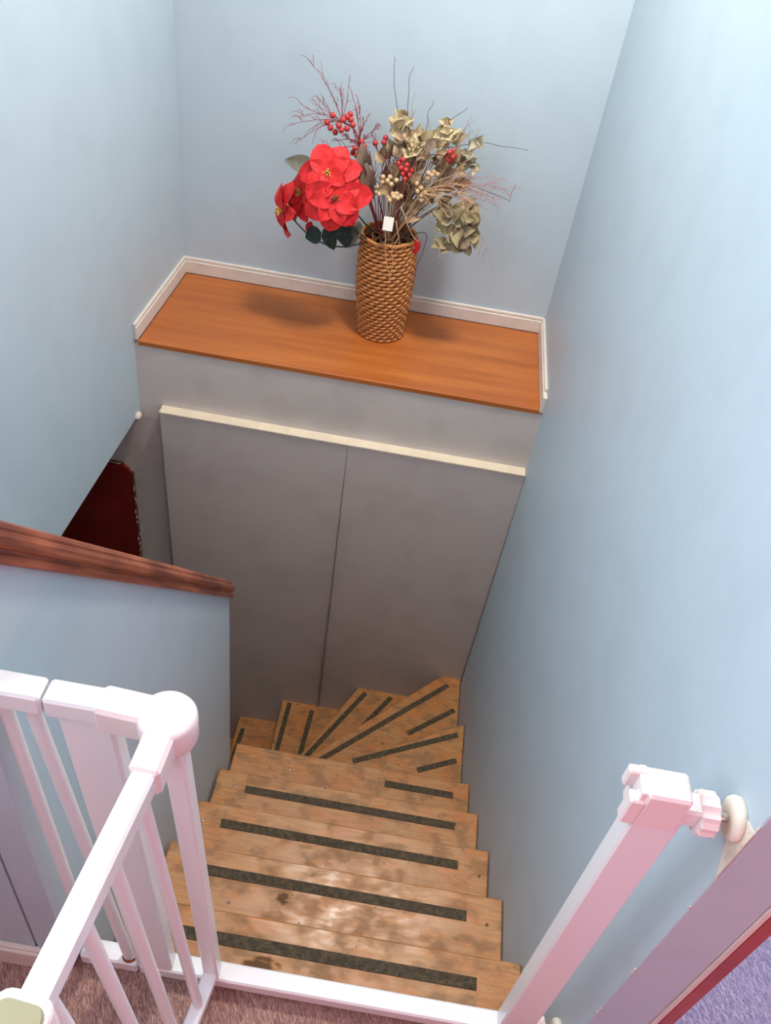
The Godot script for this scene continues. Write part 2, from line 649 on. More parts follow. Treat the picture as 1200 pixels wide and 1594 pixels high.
	slab(st, Vector3(-3.0, -2.7, -0.93), Vector3(-0.862, -0.25, -0.83))
	slab(st, Vector3(-3.0, -0.24, -1.85), Vector3(-1.44, -0.14, -0.83))
	slab(st, Vector3(-3.1, -2.7, -1.85), Vector3(-3.0, -0.14, -0.83))
	struct(st, "wall_hall", M.grey, "grey walls and ceiling of the lower hall under the left wall")
	st = begin()
	slab(st, Vector3(-3.1, -2.75, -1.85), Vector3(0.1, -2.55, 0.0))
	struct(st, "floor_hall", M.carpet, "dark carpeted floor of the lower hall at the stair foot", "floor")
	# landing
	st = begin()
	slab(st, Vector3(-1.45, -0.04, 0.022), Vector3(0.04, 0.0, 1.8))
	slab(st, Vector3(-0.8, -0.22, 0.022), Vector3(0.0, -0.04, 0.06))
	struct(st, "floor", M.carpet, "flecked carpet on the landing in front of the gate, shaded tone painted in as brown", "floor")
	st = begin()
	slab(st, Vector3(0.04, -0.04, 0.071), Vector3(2.3, 0.0, 1.8))
	slab(st, Vector3(0.079, -0.04, -2.3), Vector3(2.3, 0.0, 0.071))
	struct(st, "floor_room", M.carpet_daylit_tone, "flecked carpet beyond the red door jamb, daylight tone painted in as purple", "floor")
	st = begin()
	slab(st, Vector3(-1.5, CEIL, -2.35), Vector3(2.4, CEIL + 0.1, 1.9))
	struct(st, "ceiling", M.ceiling, "white ceiling above the stairwell and landing", "ceiling")
	st = begin()
	slab(st, Vector3(-1.5, -0.1, 1.25), Vector3(2.4, CEIL, 1.35))
	struct(st, "wall_back", M.rose, "unseen wall across the landing facing the stairs, tinted rose for pink bounce")
	st = begin()
	slab(st, Vector3(2.3, -0.1, -2.35), Vector3(2.4, CEIL, -1.6))
	slab(st, Vector3(2.3, -0.1, -0.2), Vector3(2.4, CEIL, 1.9))
	slab(st, Vector3(2.3, -0.1, -1.6), Vector3(2.4, 1.05, -0.2))
	slab(st, Vector3(2.3, 2.15, -1.6), Vector3(2.4, CEIL, -0.2))
	slab(st, Vector3(0.078, -0.1, -2.35), Vector3(2.4, CEIL, -2.25))
	struct(st, "wall_room", M.blue, "light blue walls of the room with the purple carpet")
	# baseboards
	st = begin()
	slab(st, Vector3(-1.36, 0.0, 0.06), Vector3(-0.796, 0.058, 0.073), 0.003)
	slab(st, Vector3(-1.36, 0.056, 0.06), Vector3(-0.797, 0.066, 0.069), 0.003)
	struct(st, "baseboard_front", M.white_paint, "worn cream baseboard along the low wall beside the gate", "baseboard")
	var y0 := SHELF_Y
	st = begin()
	slab(st, Vector3(left_x(ZF), y0, ZF), Vector3(0.0, y0 + 0.046, ZF + 0.014), 0.002)
	slab(st, Vector3(left_x(ZF), y0 + 0.045, ZF), Vector3(0.0, y0 + 0.0585, ZF + 0.010), 0.003)
	struct(st, "baseboard_far", M.white_paint, "long white skirting along the back of the shelf", "baseboard")
	st = begin()
	slab(st, Vector3(-0.013, y0 - 0.012, ZF), Vector3(0.0, y0 + 0.046, -1.700), 0.002)
	slab(st, Vector3(-0.010, y0 + 0.045, ZF), Vector3(0.0, y0 + 0.0585, -1.735), 0.003)
	struct(st, "baseboard_right", M.white_paint, "short white skirting at the shelf end touching the partition wall", "baseboard")
	st = begin()
	var bl := Basis(Vector3.UP, -0.026)
	box(st, Vector3(left_x(-1.945) + 0.0065, y0 + 0.023, -1.945), Vector3(0.013, 0.046, 0.49), 0.002, bl)
	box(st, Vector3(left_x(-1.945) + 0.005, y0 + 0.052, -1.945), Vector3(0.010, 0.0135, 0.49), 0.003, bl)
	struct(st, "baseboard_left", M.white_paint, "short white skirting at the shelf end under the tall left wall", "baseboard")
	# jamb edge on the far side of the partition
	st = begin()
	slab(st, Vector3(0.078, 0.0, 0.0), Vector3(0.086, 2.1, 0.072), 0.001)
	struct(st, "trim_1", M.white_paint, "thin white bead at the end of the partition wall", "trim")
	st = begin()
	slab(st, Vector3(0.086, 0.0, -0.02), Vector3(0.108, 2.1, 0.071), 0.002)
	struct(st, "trim_2", M.trim_red, "bright red door jamb edge beside the purple carpet", "trim")
	# dark red door downstairs
	var d := Node3D.new()
	d.name = "door_1"
	add_child(d)
	d.position = Vector3(-1.74, -2.5, -1.704)
	tag(d, "dark red door downstairs seen beneath the left wall", "door")
	d.set_meta("kind", "structure")
	st = begin()
	var pts := []
	for e in [[-0.38, 0.0], [0.375, 0.0], [0.375, 1.985]]:
		pts.append(Vector2(e[0], e[1]))
	for k in 5:
		var a := PI * 0.5 * (k + 1) / 6.0
		pts.append(Vector2(0.375 - 0.025 + 0.025 * cos(a), 1.985 + 0.025 * sin(a)))
	pts.append(Vector2(0.35, 2.01)); pts.append(Vector2(-0.38, 2.01))
	var fr := []
	var bk := []
	for q in pts:
		fr.append(Vector3(q.x, q.y, 0.012)); bk.append(Vector3(q.x, q.y, 0.0))
	face(st, fr, Vector3.BACK)
	for k in pts.size():
		var j := (k + 1) % pts.size()
		face(st, [fr[k], fr[j], bk[j], bk[k]], fr[k] - Vector3(0, 1, 0))
	part(st, "door_leaf", M.door_red, d)
	st = begin()
	slab(st, Vector3(0.377, 0.0, 0.0), Vector3(0.387, 1.985, 0.010), 0.001)
	slab(st, Vector3(-0.38, 2.013, 0.0), Vector3(0.355, 2.022, 0.010), 0.001)
	part(st, "door_frame", M.rail, d)
	st = begin()
	for k in 40:
		var y := 2.0 - rng.randf() * 0.75
		box(st, Vector3(0.384 + rng.randf_range(-0.004, 0.004), y, 0.0105), Vector3(rng.randf_range(0.002, 0.006), rng.randf_range(0.004, 0.018), 0.002), 0.0006)
	for k in 10:
		box(st, Vector3(rng.randf_range(0.1, 0.35), 2.017, 0.0105), Vector3(rng.randf_range(0.006, 0.02), 0.004, 0.002), 0.0006)
	part(st, "worn_paint", M.plaster, d)

func rail_y(z: float) -> float:
	return 0.856 + 1.1718 * (z + 0.033)

func make_handrail() -> void:
	var t := thing("handrail", "moulded reddish brown wooden handrail sloping along the half wall", "handrail", Vector3(-0.832, rail_y(-0.45), -0.45))
	var dir := Vector3(0, rail_y(0.0) - rail_y(-1.0), 1.0).normalized()
	var upv := Vector3(0, dir.z, -dir.y)
	# profile across (x) and up the slope normal
	var prof := [Vector2(-0.062, -0.012), Vector2(-0.066, 0.006), Vector2(-0.058, 0.016), Vector2(-0.060, 0.028), Vector2(-0.044, 0.040), Vector2(-0.02, 0.044), Vector2(0.008, 0.045), Vector2(0.012, 0.0425), Vector2(0.018, 0.0425), Vector2(0.022, 0.045), Vector2(0.040, 0.044), Vector2(0.050, 0.040), Vector2(0.056, 0.033), Vector2(0.056, 0.028), Vector2(0.061, 0.026), Vector2(0.066, 0.018), Vector2(0.066, 0.006), Vector2(0.061, 0.000), Vector2(0.057, -0.002), Vector2(0.057, -0.007), Vector2(0.062, -0.012), Vector2(0.062, -0.026), Vector2(0.050, -0.028), Vector2(-0.050, -0.028)]
	var st := begin()
	var a := Vector3(0, rail_y(0.12), 0.12) - Vector3(0, rail_y(-0.45), -0.45)
	var b := Vector3(0, rail_y(-0.938), -0.938) - Vector3(0, rail_y(-0.45), -0.45)
	var ra := []
	var rb := []
	for q in prof:
		var o: Vector3 = Vector3(q.x * 0.66, 0, 0) + upv * ((q.y + 0.028) * 0.62)
		ra.append(a + o)
		# the far end is cut plumb
		var e: Vector3 = b + o
		e += dir * ((b.z - e.z) / dir.z)
		rb.append(e)
	uv_mode = 3
	for k in prof.size():
		var j := (k + 1) % prof.size()
		var o2: Vector2 = (prof[k] + prof[j]) * 0.5 - Vector2(0, 0.01)
		face(st, [ra[k], ra[j], rb[j], rb[k]], Vector3(o2.x, 0, 0) + upv * o2.y)
	var fan := Vector3.ZERO
	for q in rb:
		fan += q / rb.size()
	for k in rb.size():
		face(st, [fan, rb[k], rb[(k + 1) % rb.size()]], Vector3.FORWARD)
	uv_mode = 0
	part(st, "rail", M.rail, t)
	st = begin()
	slab(st, Vector3(-0.51, 0.93 - rail_y(-0.45), 0.40), Vector3(-0.0, 0.965 - rail_y(-0.45), 0.53), 0.006)
	part(st, "landing_cap", M.rail, t)

# ---------------------------------------------------------------- staircase
const RISE := 0.1915
const GOING := 0.2086

func tread_y(k: int) -> float:
	return -0.2336 - RISE * k

func make_stairs() -> void:
	var t := thing("staircase", "worn wooden staircase with dark grip strips winding down to the left", "staircase")
	var polys := []
	for k in 5:
		var zn := -0.1577 - GOING * k
		polys.append([Vector2(-0.793, zn), Vector2(-0.002, zn), Vector2(-0.002, zn + GOING + 0.022), Vector2(-0.793, zn + GOING + 0.022)])
	polys[0][2].y = 0.020
	polys[0][3].y = 0.020
	polys.append([Vector2(-0.660, -0.960), Vector2(-0.002, -0.960), Vector2(-0.002, -1.357), Vector2(-0.634, -0.992)])
	polys.append([Vector2(-0.798, -0.985), Vector2(-0.65, -0.965), Vector2(-0.002, -1.325), Vector2(-0.002, -1.716), Vector2(-0.079, -1.716)])
	polys.append([Vector2(-0.798, -0.965), Vector2(-0.78, -0.97), Vector2(-0.055, -1.690), Vector2(-0.055, -1.714), Vector2(-0.427, -1.714)])
	polys.append([Vector2(-0.755, -0.965), Vector2(-0.40, -1.68), Vector2(-0.40, -1.713), Vector2(-0.762, -1.713)])
	polys.append([Vector2(-0.953, -0.935), Vector2(-0.73, -0.935), Vector2(-0.73, -1.713), Vector2(-0.961, -1.713)])
	polys.append([Vector2(-1.155, -0.935), Vector2(-0.93, -0.935), Vector2(-0.93, -1.704), Vector2(-1.160, -1.704)])
	polys.append([Vector2(-1.355, -0.935), Vector2(-1.13, -0.935), Vector2(-1.13, -1.704), Vector2(-1.360, -1.704)])
	var strips := [
		[[-0.680, -0.091]], [[-0.694, -0.086]], [[-0.717, -0.083]], [[-0.702, -0.071]], [[-0.284, -0.055]],
		[[-0.40, -1.115, -0.025, -1.302], [-0.165, -1.124, -0.025, -1.192]],
		[[-0.53, -1.205, -0.055, -1.664], [-0.20, -1.395, -0.020, -1.545]],
		[[-0.615, -1.285, -0.392, -1.690], [-0.38, -1.52, -0.278, -1.690]],
		[[-0.737, -1.20, -0.727, -1.700], [-0.629, -1.44, -0.619, -1.682]],
		[[-0.943, -1.40, -0.929, -1.646]], [], []]
	uv_mode = 1
	for k in polys.size():
		var st := begin()
		var shape := PackedVector2Array(polys[k])
		board(st, shape, tread_y(k), 0.030, 0.004)
		var tr := part(st, "tread", M.tread, t)
		uv_mode = 0
		for s in strips[k]:
			st = begin()
			var a: Vector3
			var b: Vector3
			var y := tread_y(k) + 0.0006
			if s.size() == 2:
				var zn := -0.1577 - GOING * k + 0.053
				a = Vector3(s[0], y, zn); b = Vector3(s[1], y, zn)
			else:
				a = Vector3(s[0], y, s[1]); b = Vector3(s[2], y, s[3])
			bar(st, a, b, 0.024 if s.size() == 2 else 0.021, 0.002, Vector3.UP, 0.0006)
			part(st, "grip_strip", M.strip, tr)
		uv_mode = 1
	uv_mode = 0
	# screw heads
	var kids := t.get_children()
	for e in [[3, -0.735, -0.735], [4, -0.60, -0.93], [2, -0.765, -0.52]]:
		var st := begin()
		lathe(st, Vector3(e[1], tread_y(e[0]), e[2]), Vector3.UP, [Vector2(0.0045, 0.0), Vector2(0.0036, 0.0011), Vector2(0.0001, 0.0014)], 10)
		part(st, "screw", M.chrome, kids[e[0]])
	# risers under the nosings
	uv_mode = 1
	for k in 12:
		var st := begin()
		var y1 := tread_y(k) - 0.030
		var y0 := tread_y(k + 1) if k < 11 else -2.55
		if k < 5:
			var z := -0.1577 - GOING * k + 0.018
			slab(st, Vector3(-0.793, y0, z), Vector3(-0.002, y1, z + 0.014))
		else:
			var p: Vector2 = polys[k][polys[k].size() - 1]
			var q: Vector2 = polys[k][0]
			if k == 5:
				p = polys[k][3]; q = polys[k][2]
			if k == 6:
				p = polys[k][0]; q = polys[k][4]
			var d := (q - p).normalized()
			var nrm := Vector2(-d.y, d.x)
			var mid := Vector2.ZERO
			for w in polys[k]:
				mid += w / polys[k].size()
			if nrm.dot(mid - p) < 0.0:
				nrm = -nrm
			var a: Vector2 = p + nrm * 0.020 + d * 0.02
			var b: Vector2 = q + nrm * 0.020 - d * 0.02
			bar(st, Vector3(a.x, (y0 + y1) * 0.5, a.y), Vector3(b.x, (y0 + y1) * 0.5, b.y), 0.012, y1 - y0, Vector3.UP, 0.0)
		part(st, "riser", M.tread, t)
	uv_mode = 0

func make_shelf() -> void:
	uv_mode = 2
	var st := begin()
	board(st, PackedVector2Array([Vector2(left_x(-1.699) + 0.0135, -1.699), Vector2(-0.0135, -1.699), Vector2(-0.0135, ZF + 0.0145), Vector2(left_x(ZF) + 0.0135, ZF + 0.0145)]), SHELF_Y, 0.016, 0.002)
	uv_mode = 0
	var o := part(st, "shelf", M.shelf)
	tag(o, "orange brown varnished wooden shelf board carrying the wicker vase", "shelf")

# ---------------------------------------------------------------- safety gate
func rod(st: SurfaceTool, a: Vector3, b: Vector3, r: float) -> void:
	tube(st, [a, a.lerp(b, 0.5), b], r, r, 14)

func door_top_x(z: float) -> float:
	return -0.605 - 0.10 * (z - 0.10)

func door_low_x(z: float) -> float:
	return -0.569 - 0.13 * (z - 0.042)

func make_gate() -> void:
	var zg := 0.040
	var t := thing("safety_gate", "white metal child safety gate standing open across the stair top", "gate", Vector3(0, 0, 0))
	var st := begin()
	slab(st, Vector3(-0.689, 0.004, 0.024), Vector3(-0.057, 0.034, 0.054), 0.003)
	part(st, "bottom_rail", M.gate, t)
	st = begin()
	slab(st, Vector3(-0.786, 0.004, 0.024), Vector3(-0.692, 0.034, 0.054), 0.003)
	part(st, "extension_rail", M.gate, t)
	st = begin()
	bar(st, Vector3(-0.735, 0.745, zg), Vector3(-0.655, 0.745, zg), 0.030, 0.030)
	part(st, "top_rail", M.gate, t)
	st = begin()
	bar(st, Vector3(-0.799, 0.745, zg), Vector3(-0.738, 0.745, zg), 0.030, 0.030)
	part(st, "extension_top_rail", M.gate, t)
	for q in [[-0.789, -0.770], [-0.758, -0.709]]:
		st = begin()
		rod(st, Vector3(q[0], 0.735, zg), Vector3(q[1], 0.030, zg), 0.0085)
		part(st, "extension_bar", M.gate, t)
	# dark socket of the extension bar
	st = begin()
	lathe(st, Vector3(-0.707, 0.0342, zg), Vector3.UP, [Vector2(0.0125, 0.0), Vector2(0.0115, 0.0012), Vector2(0.008, 0.0012)], 16)
	part(st, "bar_socket", M.wicker_core, t)
	# flat post on the hinge side
	st = begin()
	bar(st, Vector3(-0.664, 0.030, zg), Vector3(-0.694, 0.735, zg), 0.026, 0.060, Vector3.RIGHT, 0.004)
	part(st, "hinge_post", M.gate, t)
	# post on the latch side
	st = begin()
	bar(st, Vector3(-0.078, 0.004, zg), Vector3(-0.084, 0.745, zg), 0.030, 0.052, Vector3.RIGHT, 0.003)
	part(st, "latch_post", M.gate, t)
	# cap of the latch post with its catch
	st = begin()
	box(st, Vector3(-0.087, 0.757, zg), Vector3(0.046, 0.058, 0.036), 0.003)
	var cap := part(st, "latch_cap", M.plastic, t)
	st = begin()
	box(st, Vector3(-0.1165, 0.772, zg - 0.0125), Vector3(0.021, 0.028, 0.011), 0.002)
	box(st, Vector3(-0.1160, 0.750, zg + 0.010), Vector3(0.016, 0.044, 0.016), 0.002)
	box(st, Vector3(-0.1120, 0.757, zg - 0.002), Vector3(0.008, 0.056, 0.034), 0.001)
	part(st, "catch", M.plastic, cap)
	st = begin()
	bar(st, Vector3(-0.066, 0.748, zg), Vector3(-0.042, 0.748, zg), 0.026, 0.028)
	part(st, "stub", M.gate, t)
	for y in [0.745, 0.022]:
		st = begin()
		lathe(st, Vector3(-0.046, y, zg), Vector3.RIGHT, [Vector2(0.001, 0.0), Vector2(0.021, 0.0), Vector2(0.024, 0.002), Vector2(0.024, 0.018), Vector2(0.021, 0.020), Vector2(0.001, 0.020)], 72, 12, 0.09)
		part(st, "adjusting_nut", M.plastic, t)
		st = begin()
		rod(st, Vector3(-0.028, y, zg), Vector3(-0.008, y, zg), 0.0055)
		part(st, "spindle", M.chrome, t)
		st = begin()
		lathe(st, Vector3(-0.0115, y, zg), Vector3.RIGHT, [Vector2(0.001, 0.0), Vector2(0.019, 0.0), Vector2(0.0225, 0.002), Vector2(0.024, 0.006), Vector2(0.0235, 0.0110), Vector2(0.001, 0.0110)], 28)
		part(st, "wall_pad", M.rubber, t)
	st = begin()
	lathe(st, Vector3(-0.7995, 0.019, zg), Vector3.RIGHT, [Vector2(0.001, 0.0), Vector2(0.017, 0.0), Vector2(0.017, 0.006), Vector2(0.008, 0.007), Vector2(0.007, 0.015), Vector2(0.001, 0.015)], 20)
	part(st, "end_foot", M.black_rubber, t)
	# swinging door, opened over the landing
	var d := Node3D.new()
	d.name = "gate_door"
	t.add_child(d, true)
	st = begin()
	bar(st, Vector3(door_top_x(0.10), 0.748, 0.10), Vector3(door_top_x(0.50), 0.748, 0.50), 0.024, 0.030)
	part(st, "top_rail", M.gate, d)
	st = begin()
	bar(st, Vector3(door_low_x(0.036), 0.050, 0.036), Vector3(door_low_x(0.50), 0.050, 0.50), 0.022, 0.026)
	part(st, "bottom_rail", M.gate, d)
	st = begin()
	bar(st, Vector3(door_low_x(0.044), 0.038, 0.044), Vector3(-0.596, 0.735, 0.056), 0.024, 0.024, Vector3.RIGHT)
	part(st, "stile", M.gate, d)
	var offs := [0.058, 0.122, 0.178, 0.240, 0.302, 0.362, 0.420]
	for k in offs.size():
		var o: float = offs[k]
		var zt := 0.068 + o
		var zb := 0.042 + o
		st = begin()
		rod(st, Vector3(door_low_x(zb), 0.055, zb), Vector3(door_top_x(zt), 0.738, zt), 0.0078)
		part(st, "bar", M.gate, d)
	# plastic elbow over the hinge
	st = begin()
	var hub := Vector3(-0.604, 0.725, 0.048)
	lathe(st, hub, Vector3.UP, [Vector2(0.0005, 0.0), Vector2(0.028, 0.0), Vector2(0.031, 0.003), Vector2(0.031, 0.036), Vector2(0.0285, 0.0405), Vector2(0.022, 0.0425), Vector2(0.0005, 0.0435)], 36)
	var el := part(st, "hinge_cap", M.plastic, t)
	st = begin()
	bar(st, Vector3(-0.678, 0.746, 0.042), Vector3(-0.604, 0.746, 0.046), 0.036, 0.040, Vector3.UP, 0.004)
	part(st, "fixed_arm", M.plastic, el)
	st = begin()
	bar(st, Vector3(-0.604, 0.745, 0.050), Vector3(door_top_x(0.116), 0.745, 0.116), 0.032, 0.042, Vector3.UP, 0.004)
	part(st, "moving_arm", M.plastic, el)
	st = begin()
	lathe(st, Vector3(-0.625, 0.742, 0.0622), Vector3.BACK, [Vector2(0.0045, 0.0), Vector2(0.004, 0.0006), Vector2(0.0002, 0.0004)], 12)
	part(st, "screw", M.dark, el)
	# handle with a beige slider on top
	var ha := Vector3(door_top_x(0.318), 0.752, 0.318)
	var hb := Vector3(door_top_x(0.495), 0.752, 0.495)
	st = begin()
	rounded(st, ha, hb, 0.050, 0.046, 0.014)
	part(st, "handle", M.plastic, d)
	var hd := (hb - ha).normalized()
	st = begin()
	rounded(st, ha + hd * 0.008 + Vector3.UP * 0.0235, hb - hd * 0.008 + Vector3.UP * 0.0235, 0.042, 0.006, 0.011)
	part(st, "handle_slider", M.beige, d)

# a bar along a-b with rounded corners seen from above
func rounded(st: SurfaceTool, a: Vector3, b: Vector3, w: float, h: float, r: float) -> void:
	var d := (b - a).normalized()
	var x := Vector3.UP.cross(d).normalized()
	var ring := []
	var l := a.distance_to(b)
	for q in [[w * 0.5 - r, l - r, 0.0], [-w * 0.5 + r, l - r, 0.5], [-w * 0.5 + r, r, 1.0], [w * 0.5 - r, r, 1.5]]:
		for k in 6:
			var g: float = PI * (q[2] + 0.5 * k / 5.0)
			ring.append(Vector2(q[0] + cos(g) * r, q[1] + sin(g) * r))
	var lay := []
	for e in [[-h * 0.5, 0.9], [-h * 0.5 + 0.003, 1.0], [h * 0.5 - 0.003, 1.0], [h * 0.5, 0.93]]:
		var row := []
		for q in ring:
			row.append(a + d * (l * 0.5 + (q.y - l * 0.5) * lerpf(1.0, e[1], w / l)) + x * q.x * e[1] + Vector3.UP * e[0])
		lay.append(row)
	for i in 3:
		for k in ring.size():
			var j := (k + 1) % ring.size()
			face(st, [lay[i][k], lay[i][j], lay[i + 1][j], lay[i + 1][k]], lay[i][k] - (a + b) * 0.5)
	face(st, lay[3], Vector3.UP)
	face(st, lay[0], Vector3.DOWN)

# ---------------------------------------------------------------- vase and dried flowers
const VASE := Vector3(-0.56, 0.0404, -2.005)

func vase_r(y: float) -> float:
	var t := y / 0.345
	return 0.076 + 0.017 * smoothstep(0.0, 0.55, t) - 0.006 * smoothstep(0.7, 1.0, t)

func make_vase() -> void:
	var t := thing("wicker_vase", "tall cylindrical brown wicker vase holding the flower arrangement", "vase", VASE)
	t.rotation.z = 0.035
	var st := begin()
	var prof := [Vector2(0.001, 0.002), Vector2(0.070, 0.002)]
	for k in 13:
		var y := 0.004 + 0.336 * k / 12.0
		prof.append(Vector2(vase_r(y) - 0.0062, y))
	prof.append(Vector2(vase_r(0.34) - 0.012, 0.341))
	for k in 8:
		var y := 0.335 - 0.25 * k / 7.0
		prof.append(Vector2(vase_r(y) - 0.014, y))
	prof.append(Vector2(0.001, 0.085))
	lathe(st, Vector3.ZERO, Vector3.UP, prof, 40)
	part(st, "lining", M.wicker_core, t)
	# rows of woven strands, each passing in front of and behind the stakes
	st = begin()
	var rows := 28
	var rng := RandomNumberGenerator.new()
	rng.seed = 77
	for r in rows:
		var y := 0.007 + 0.334 * r / (rows - 1.0)
		var n := 171
		var tilt := rng.randf_range(-0.0012, 0.0012)
		var ph := rng.randf() * 0.9
		var ring := []
		for k in n:
			var a := TAU * k / n
			var w := sin(a * 19.0 + ph + (PI if r % 2 else 0.0))
			var rad := vase_r(y) - 0.0016 + 0.0018 * w
			var yy := y + tilt * sin(a * 2.0 + ph) + 0.0011 * cos(a * 19.0 + ph + (PI if r % 2 else 0.0))
			ring.append([rad, yy, a, 0.0049 + 0.0008 * w])
		st.set_smooth_group(4)
		for k in n:
			var p: Array = ring[k]
			var q: Array = ring[(k + 1) % n]
			for e in 6:
				var pts := []
				for f in [[p, e], [p, e + 1], [q, e + 1], [q, e]]:
					var g: float = TAU * f[1] / 6.0
					var rr: float = f[0][0] + cos(g) * f[0][3] * 0.85
					pts.append(Vector3(cos(f[0][2]) * rr, f[0][1] + sin(g) * f[0][3] * 1.12, sin(f[0][2]) * rr))
				vert(st, pts[0]); vert(st, pts[1]); vert(st, pts[2])
				vert(st, pts[0]); vert(st, pts[2]); vert(st, pts[3])
	part(st, "weave", M.wicker, t).set_meta("kind", "stuff")
	# rim
	st = begin()
	var rim := []
	for k in 41:
		var a := TAU * k / 40.0
		rim.append(Vector3(cos(a) * 0.086, 0.345 + 0.0015 * sin(a * 9.0), sin(a) * 0.086))
	tube(st, rim, 0.0062, 0.0062, 7, false)
	part(st, "rim", M.wicker, t)

# a petal or leaf: grows along +z from the origin, face up
func petal_mesh(l: float, w: float, droop: float, cup: float, tip := 1.6, wave := 0.0, sd := 0) -> ArrayMesh:
	var st := begin()
	var nu := 9
	var nv := 6
	var g := []
	for i in nu + 1:
		var u := float(i) / nu
		var row := []
		var half := w * 0.5 * pow(sin(PI * pow(clampf(u, 0.0, 1.0), 0.75)), 1.0 / tip) if u < 1.0 else 0.0
		half = maxf(half, 0.0015 if u < 0.999 else 0.0003)
		for j in nv + 1:
			var v := 2.0 * j / nv - 1.0
			var y := -droop * l * u * u + cup * w * v * v * sin(PI * u) + 0.12 * l * u * (1.0 - u)
			y += wave * l * sin(u * 9.0 + sd * 1.7 + v * 2.0) * absf(v) * u
			y -= 0.012 * l * exp(-v * v * 30.0)
			row.append(Vector3(v * half, y, l * (u - 0.18 * droop * u * u)))
		g.append(row)
	st.set_smooth_group(1)
	for i in nu:
		for j in nv:
			st.add_vertex(g[i][j]); st.add_vertex(g[i + 1][j]); st.add_vertex(g[i + 1][j + 1])
			st.add_vertex(g[i][j]); st.add_vertex(g[i + 1][j + 1]); st.add_vertex(g[i][j + 1])
	# the back, a hair behind the front, so that it has thickness
	st.set_smooth_group(2)
	var th := Vector3(0, -0.0006, 0)
	for i in nu:
		for j in nv:
			st.add_vertex(g[i][j] + th); st.add_vertex(g[i + 1][j + 1] + th); st.add_vertex(g[i + 1][j] + th)
			st.add_vertex(g[i][j] + th); st.add_vertex(g[i][j + 1] + th); st.add_vertex(g[i + 1][j + 1] + th)
	return finish(st)

# basis whose z runs along "along" and whose y leans to "up"
func lay(along: Vector3, up: Vector3) -> Basis:
	var z := along.normalized()
	var x := up.cross(z)
	if x.length() < 0.01:
		x = Vector3.RIGHT.cross(z)
	x = x.normalized()
	return Basis(x, z.cross(x), z)

func leaf(parent: Node, called: String, mesh: Mesh, m: Material, at: Vector3, along: Vector3, up: Vector3, s := 1.0) -> MeshInstance3D:
	var o := put(mesh, called, m, parent)
	o.transform = Transform3D(lay(along, up).scaled_local(Vector3.ONE * s), at)
	return o

# petals: [direction in degrees round the bloom, length, width, lift] ; 0 = to the right, 90 = up
func bloom(label: String, c: Vector3, facing: Vector3, petals: Array, mouth: Vector3, bow: Vector3, leaves: Array, stam := true) -> void:
	var t := thing("poinsettia", label, "flower", VASE, "red cloth poinsettias")
	var f := facing.normalized()
	var r := Vector3.UP.cross(f).normalized()
	var up := f.cross(r)
	var st := begin()
	tube(st, curve(mouth, c - f * 0.012, bow, 8), 0.0028, 0.0022, 6)
	part(st, "stem", M.stem_green, t)
	var k := 0
	for p in petals:
		var a := deg_to_rad(p[0])
		var dir: Vector3 = r * cos(a) + up * sin(a) + f * p[3]
		var m := petal_mesh(p[1], p[2], 0.30, 0.10, 2.1, 0.035, k)
		leaf(t, "petal", m, M.petal if k % 3 else M.petal_deep, c + f * (0.001 * (k % 4)), dir, f)
		k += 1
	if stam:
		st = begin()
		var rng := RandomNumberGenerator.new()
		rng.seed = int(absf(c.x) * 1000.0)
		for q in 9:
			var e := c + f * rng.randf_range(0.012, 0.022) + (r * rng.randf_range(-1, 1) + up * rng.randf_range(-1, 1)) * 0.012
			tube(st, [c, c.lerp(e, 0.5), e], 0.0012, 0.0014, 5)
			ball(st, e, Vector3.ONE * 0.0028, 4, 6)
		part(st, "stamens", M.stamen if absf(c.x + 0.169) > 0.003 else M.moss, t)
	for q in leaves:
		leaf(t, "leaf", petal_mesh(q[2], q[3], 0.25, 0.12, 1.2, 0.02, k), q[5], q[0], q[1], q[4])
		k += 1

func berries(parent: Node, from: Vector3, spots: Array, m: Material, sm: Material, size: float) -> void:
	var st := begin()
	for s in spots:
		tube(st, curve(from, s, Vector3(0, 0.006, 0.004), 4), 0.0009, 0.0007, 5)
	part(st, "stalks", sm, parent)
	st = begin()
	ball(st, Vector3.ZERO, Vector3.ONE * size, 7, 10)
	var mesh := finish(st)
	for s in spots:
		put(mesh, "berry", m, parent, s)

func wisps(parent: Node, from: Vector3, ends: Array, m: Material, r: float, forks: int, rng: RandomNumberGenerator, called := "wisp") -> void:
	for e in ends:
		var st := begin()
		var l: float = from.distance_to(e)
		var pts := curve(from, e, Vector3(rng.randf_range(-0.1, 0.1), rng.randf_range(0.0, 0.16), rng.randf_range(-0.05, 0.1)) * l, 9, 0.016 * l, rng)
		tube(st, pts, r, r * 0.55, 5)
		for q in forks:
			var i := rng.randi_range(3, 8)
			var b: Vector3 = pts[i]
			var d: Vector3 = (pts[i] - pts[i - 1]).normalized() + Vector3(rng.randf_range(-1, 1), rng.randf_range(-0.6, 1), rng.randf_range(-1, 1)) * 0.75
			tube(st, curve(b, b + d.normalized() * l * rng.randf_range(0.15, 0.35), Vector3(0, 0.01, 0), 4, 0.01 * l, rng), r * 0.7, r * 0.4, 4)
		part(st, called, m, parent)

